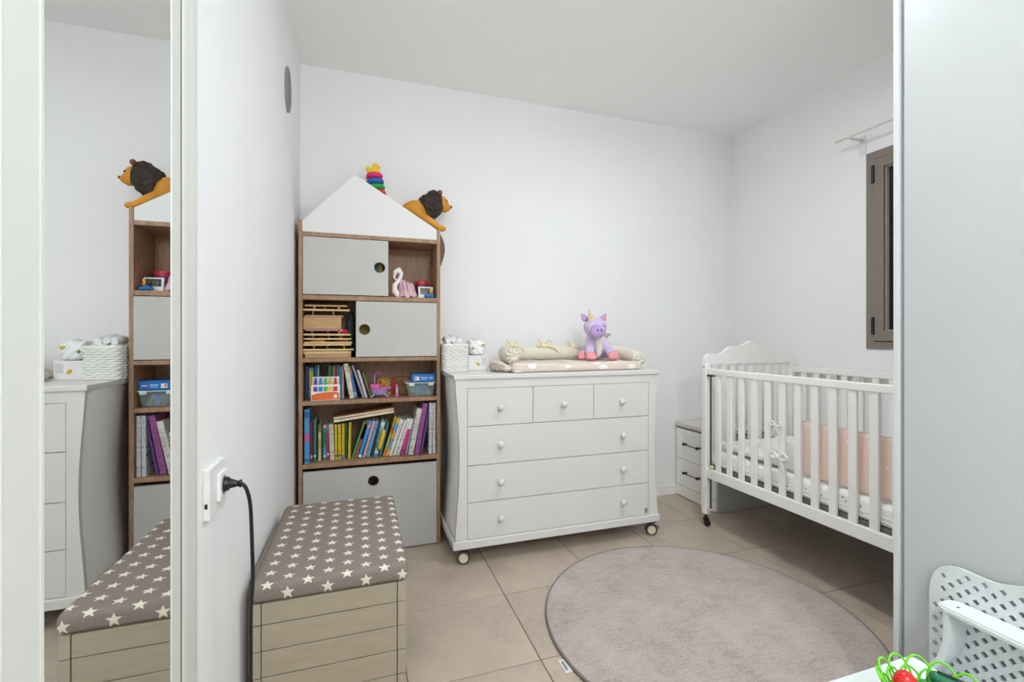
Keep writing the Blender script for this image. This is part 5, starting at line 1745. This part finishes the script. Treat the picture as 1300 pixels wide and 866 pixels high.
V = lambda x, y, z: (GX + x, GY + y, TZ + z)
t_ = thing('toy_tomato', 'shiny red toy tomato with green leaf in the green basket', 'toy vegetable', V(-0.022, 0.038, 0.03), 'toy vegetables in the green basket')
bm = blob([(V(-0.021, 0.042, 0.063), (0.018, 0.018, 0.022), Euler((0, 0.5, 0))), (V(-0.013, 0.036, 0.052), (0.018, 0.018, 0.022)), (V(-0.014, 0.036, 0.03), (0.016, 0.016, 0.024))], 0.004, 4)
obj('fruit', bm, M('#d3231f', 0.2), t_, True, None, 80)
bm = blob([(V(-0.036, 0.030, 0.050), (0.015, 0.010, 0.016), Euler((0.2, 0.5, 0.4))), (V(-0.028, 0.020, 0.046), (0.013, 0.010, 0.016))], 0.0035, 2)
obj('leaf', bm, M('#2b8a2a', 0.35), t_, True, None, 80)
t_ = thing('toy_pepper', 'green toy pepper in the middle of the green basket', 'toy vegetable', V(0.010, 0.024, 0.03), 'toy vegetables in the green basket')
bm = blob([(V(0.011, 0.026, 0.050), (0.014, 0.015, 0.022)), (V(0.005, 0.020, 0.052), (0.011, 0.012, 0.018)), (V(0.018, 0.022, 0.052), (0.011, 0.012, 0.018)), (V(0.011, 0.024, 0.026), (0.013, 0.013, 0.02))], 0.0035, 2)
obj('fruit', bm, M('#2f8f33', 0.3), t_, True, None, 80)
bm = NB()
cyl(bm, V(0.012, 0.025, 0.068), V(0.014, 0.024, 0.077), 0.0035, 0.0025, 10)
obj('stalk', bm, M('#1f6f2a', 0.4), t_, True)
t_ = thing('toy_corn', 'yellow toy corn cob at the front of the green basket', 'toy vegetable', V(0.034, 0.006, 0.03), 'toy vegetables in the green basket')
bm = blob([('limb', V(0.020, 0.002, 0.060), V(0.050, 0.000, 0.064), 0.013, 0.011)], 0.0035, 2)
bm.normal_update()
for v in bm.verts:
    v.co += v.normal * 0.0010 * math.sin(v.co.x * 900) * math.sin(v.co.z * 900)
obj('cob', bm, M('#e8b51e', 0.35), t_, True, None, 80)
bm = blob([(V(0.008, -0.004, 0.050), (0.014, 0.014, 0.015)), (V(0.004, -0.006, 0.036), (0.012, 0.012, 0.02))], 0.0035, 2)
obj('husk', bm, M('#3f9a35', 0.4), t_, True, None, 80)
t_ = thing('toy_cucumber', 'dark green toy cucumber at the right of the green basket', 'toy vegetable', V(0.062, 0.015, 0.04), 'toy vegetables in the green basket')
bm = blob([('limb', V(0.048, 0.030, 0.062), V(0.070, -0.014, 0.060), 0.0135, 0.0125)], 0.0035, 3)
obj('fruit', bm, M('#1d6a45', 0.2), t_, True, None, 80)
bm = NB()
tube(bm, [V(0.049 + 0.020 * k / 6, 0.030 - 0.042 * k / 6, 0.0745 - 0.002 * k / 6 + 0.001 * math.sin(PI * k / 6)) for k in range(7)], 0.003, 8)
obj('dark_stripe', bm, M('#10251d', 0.3), t_, True)
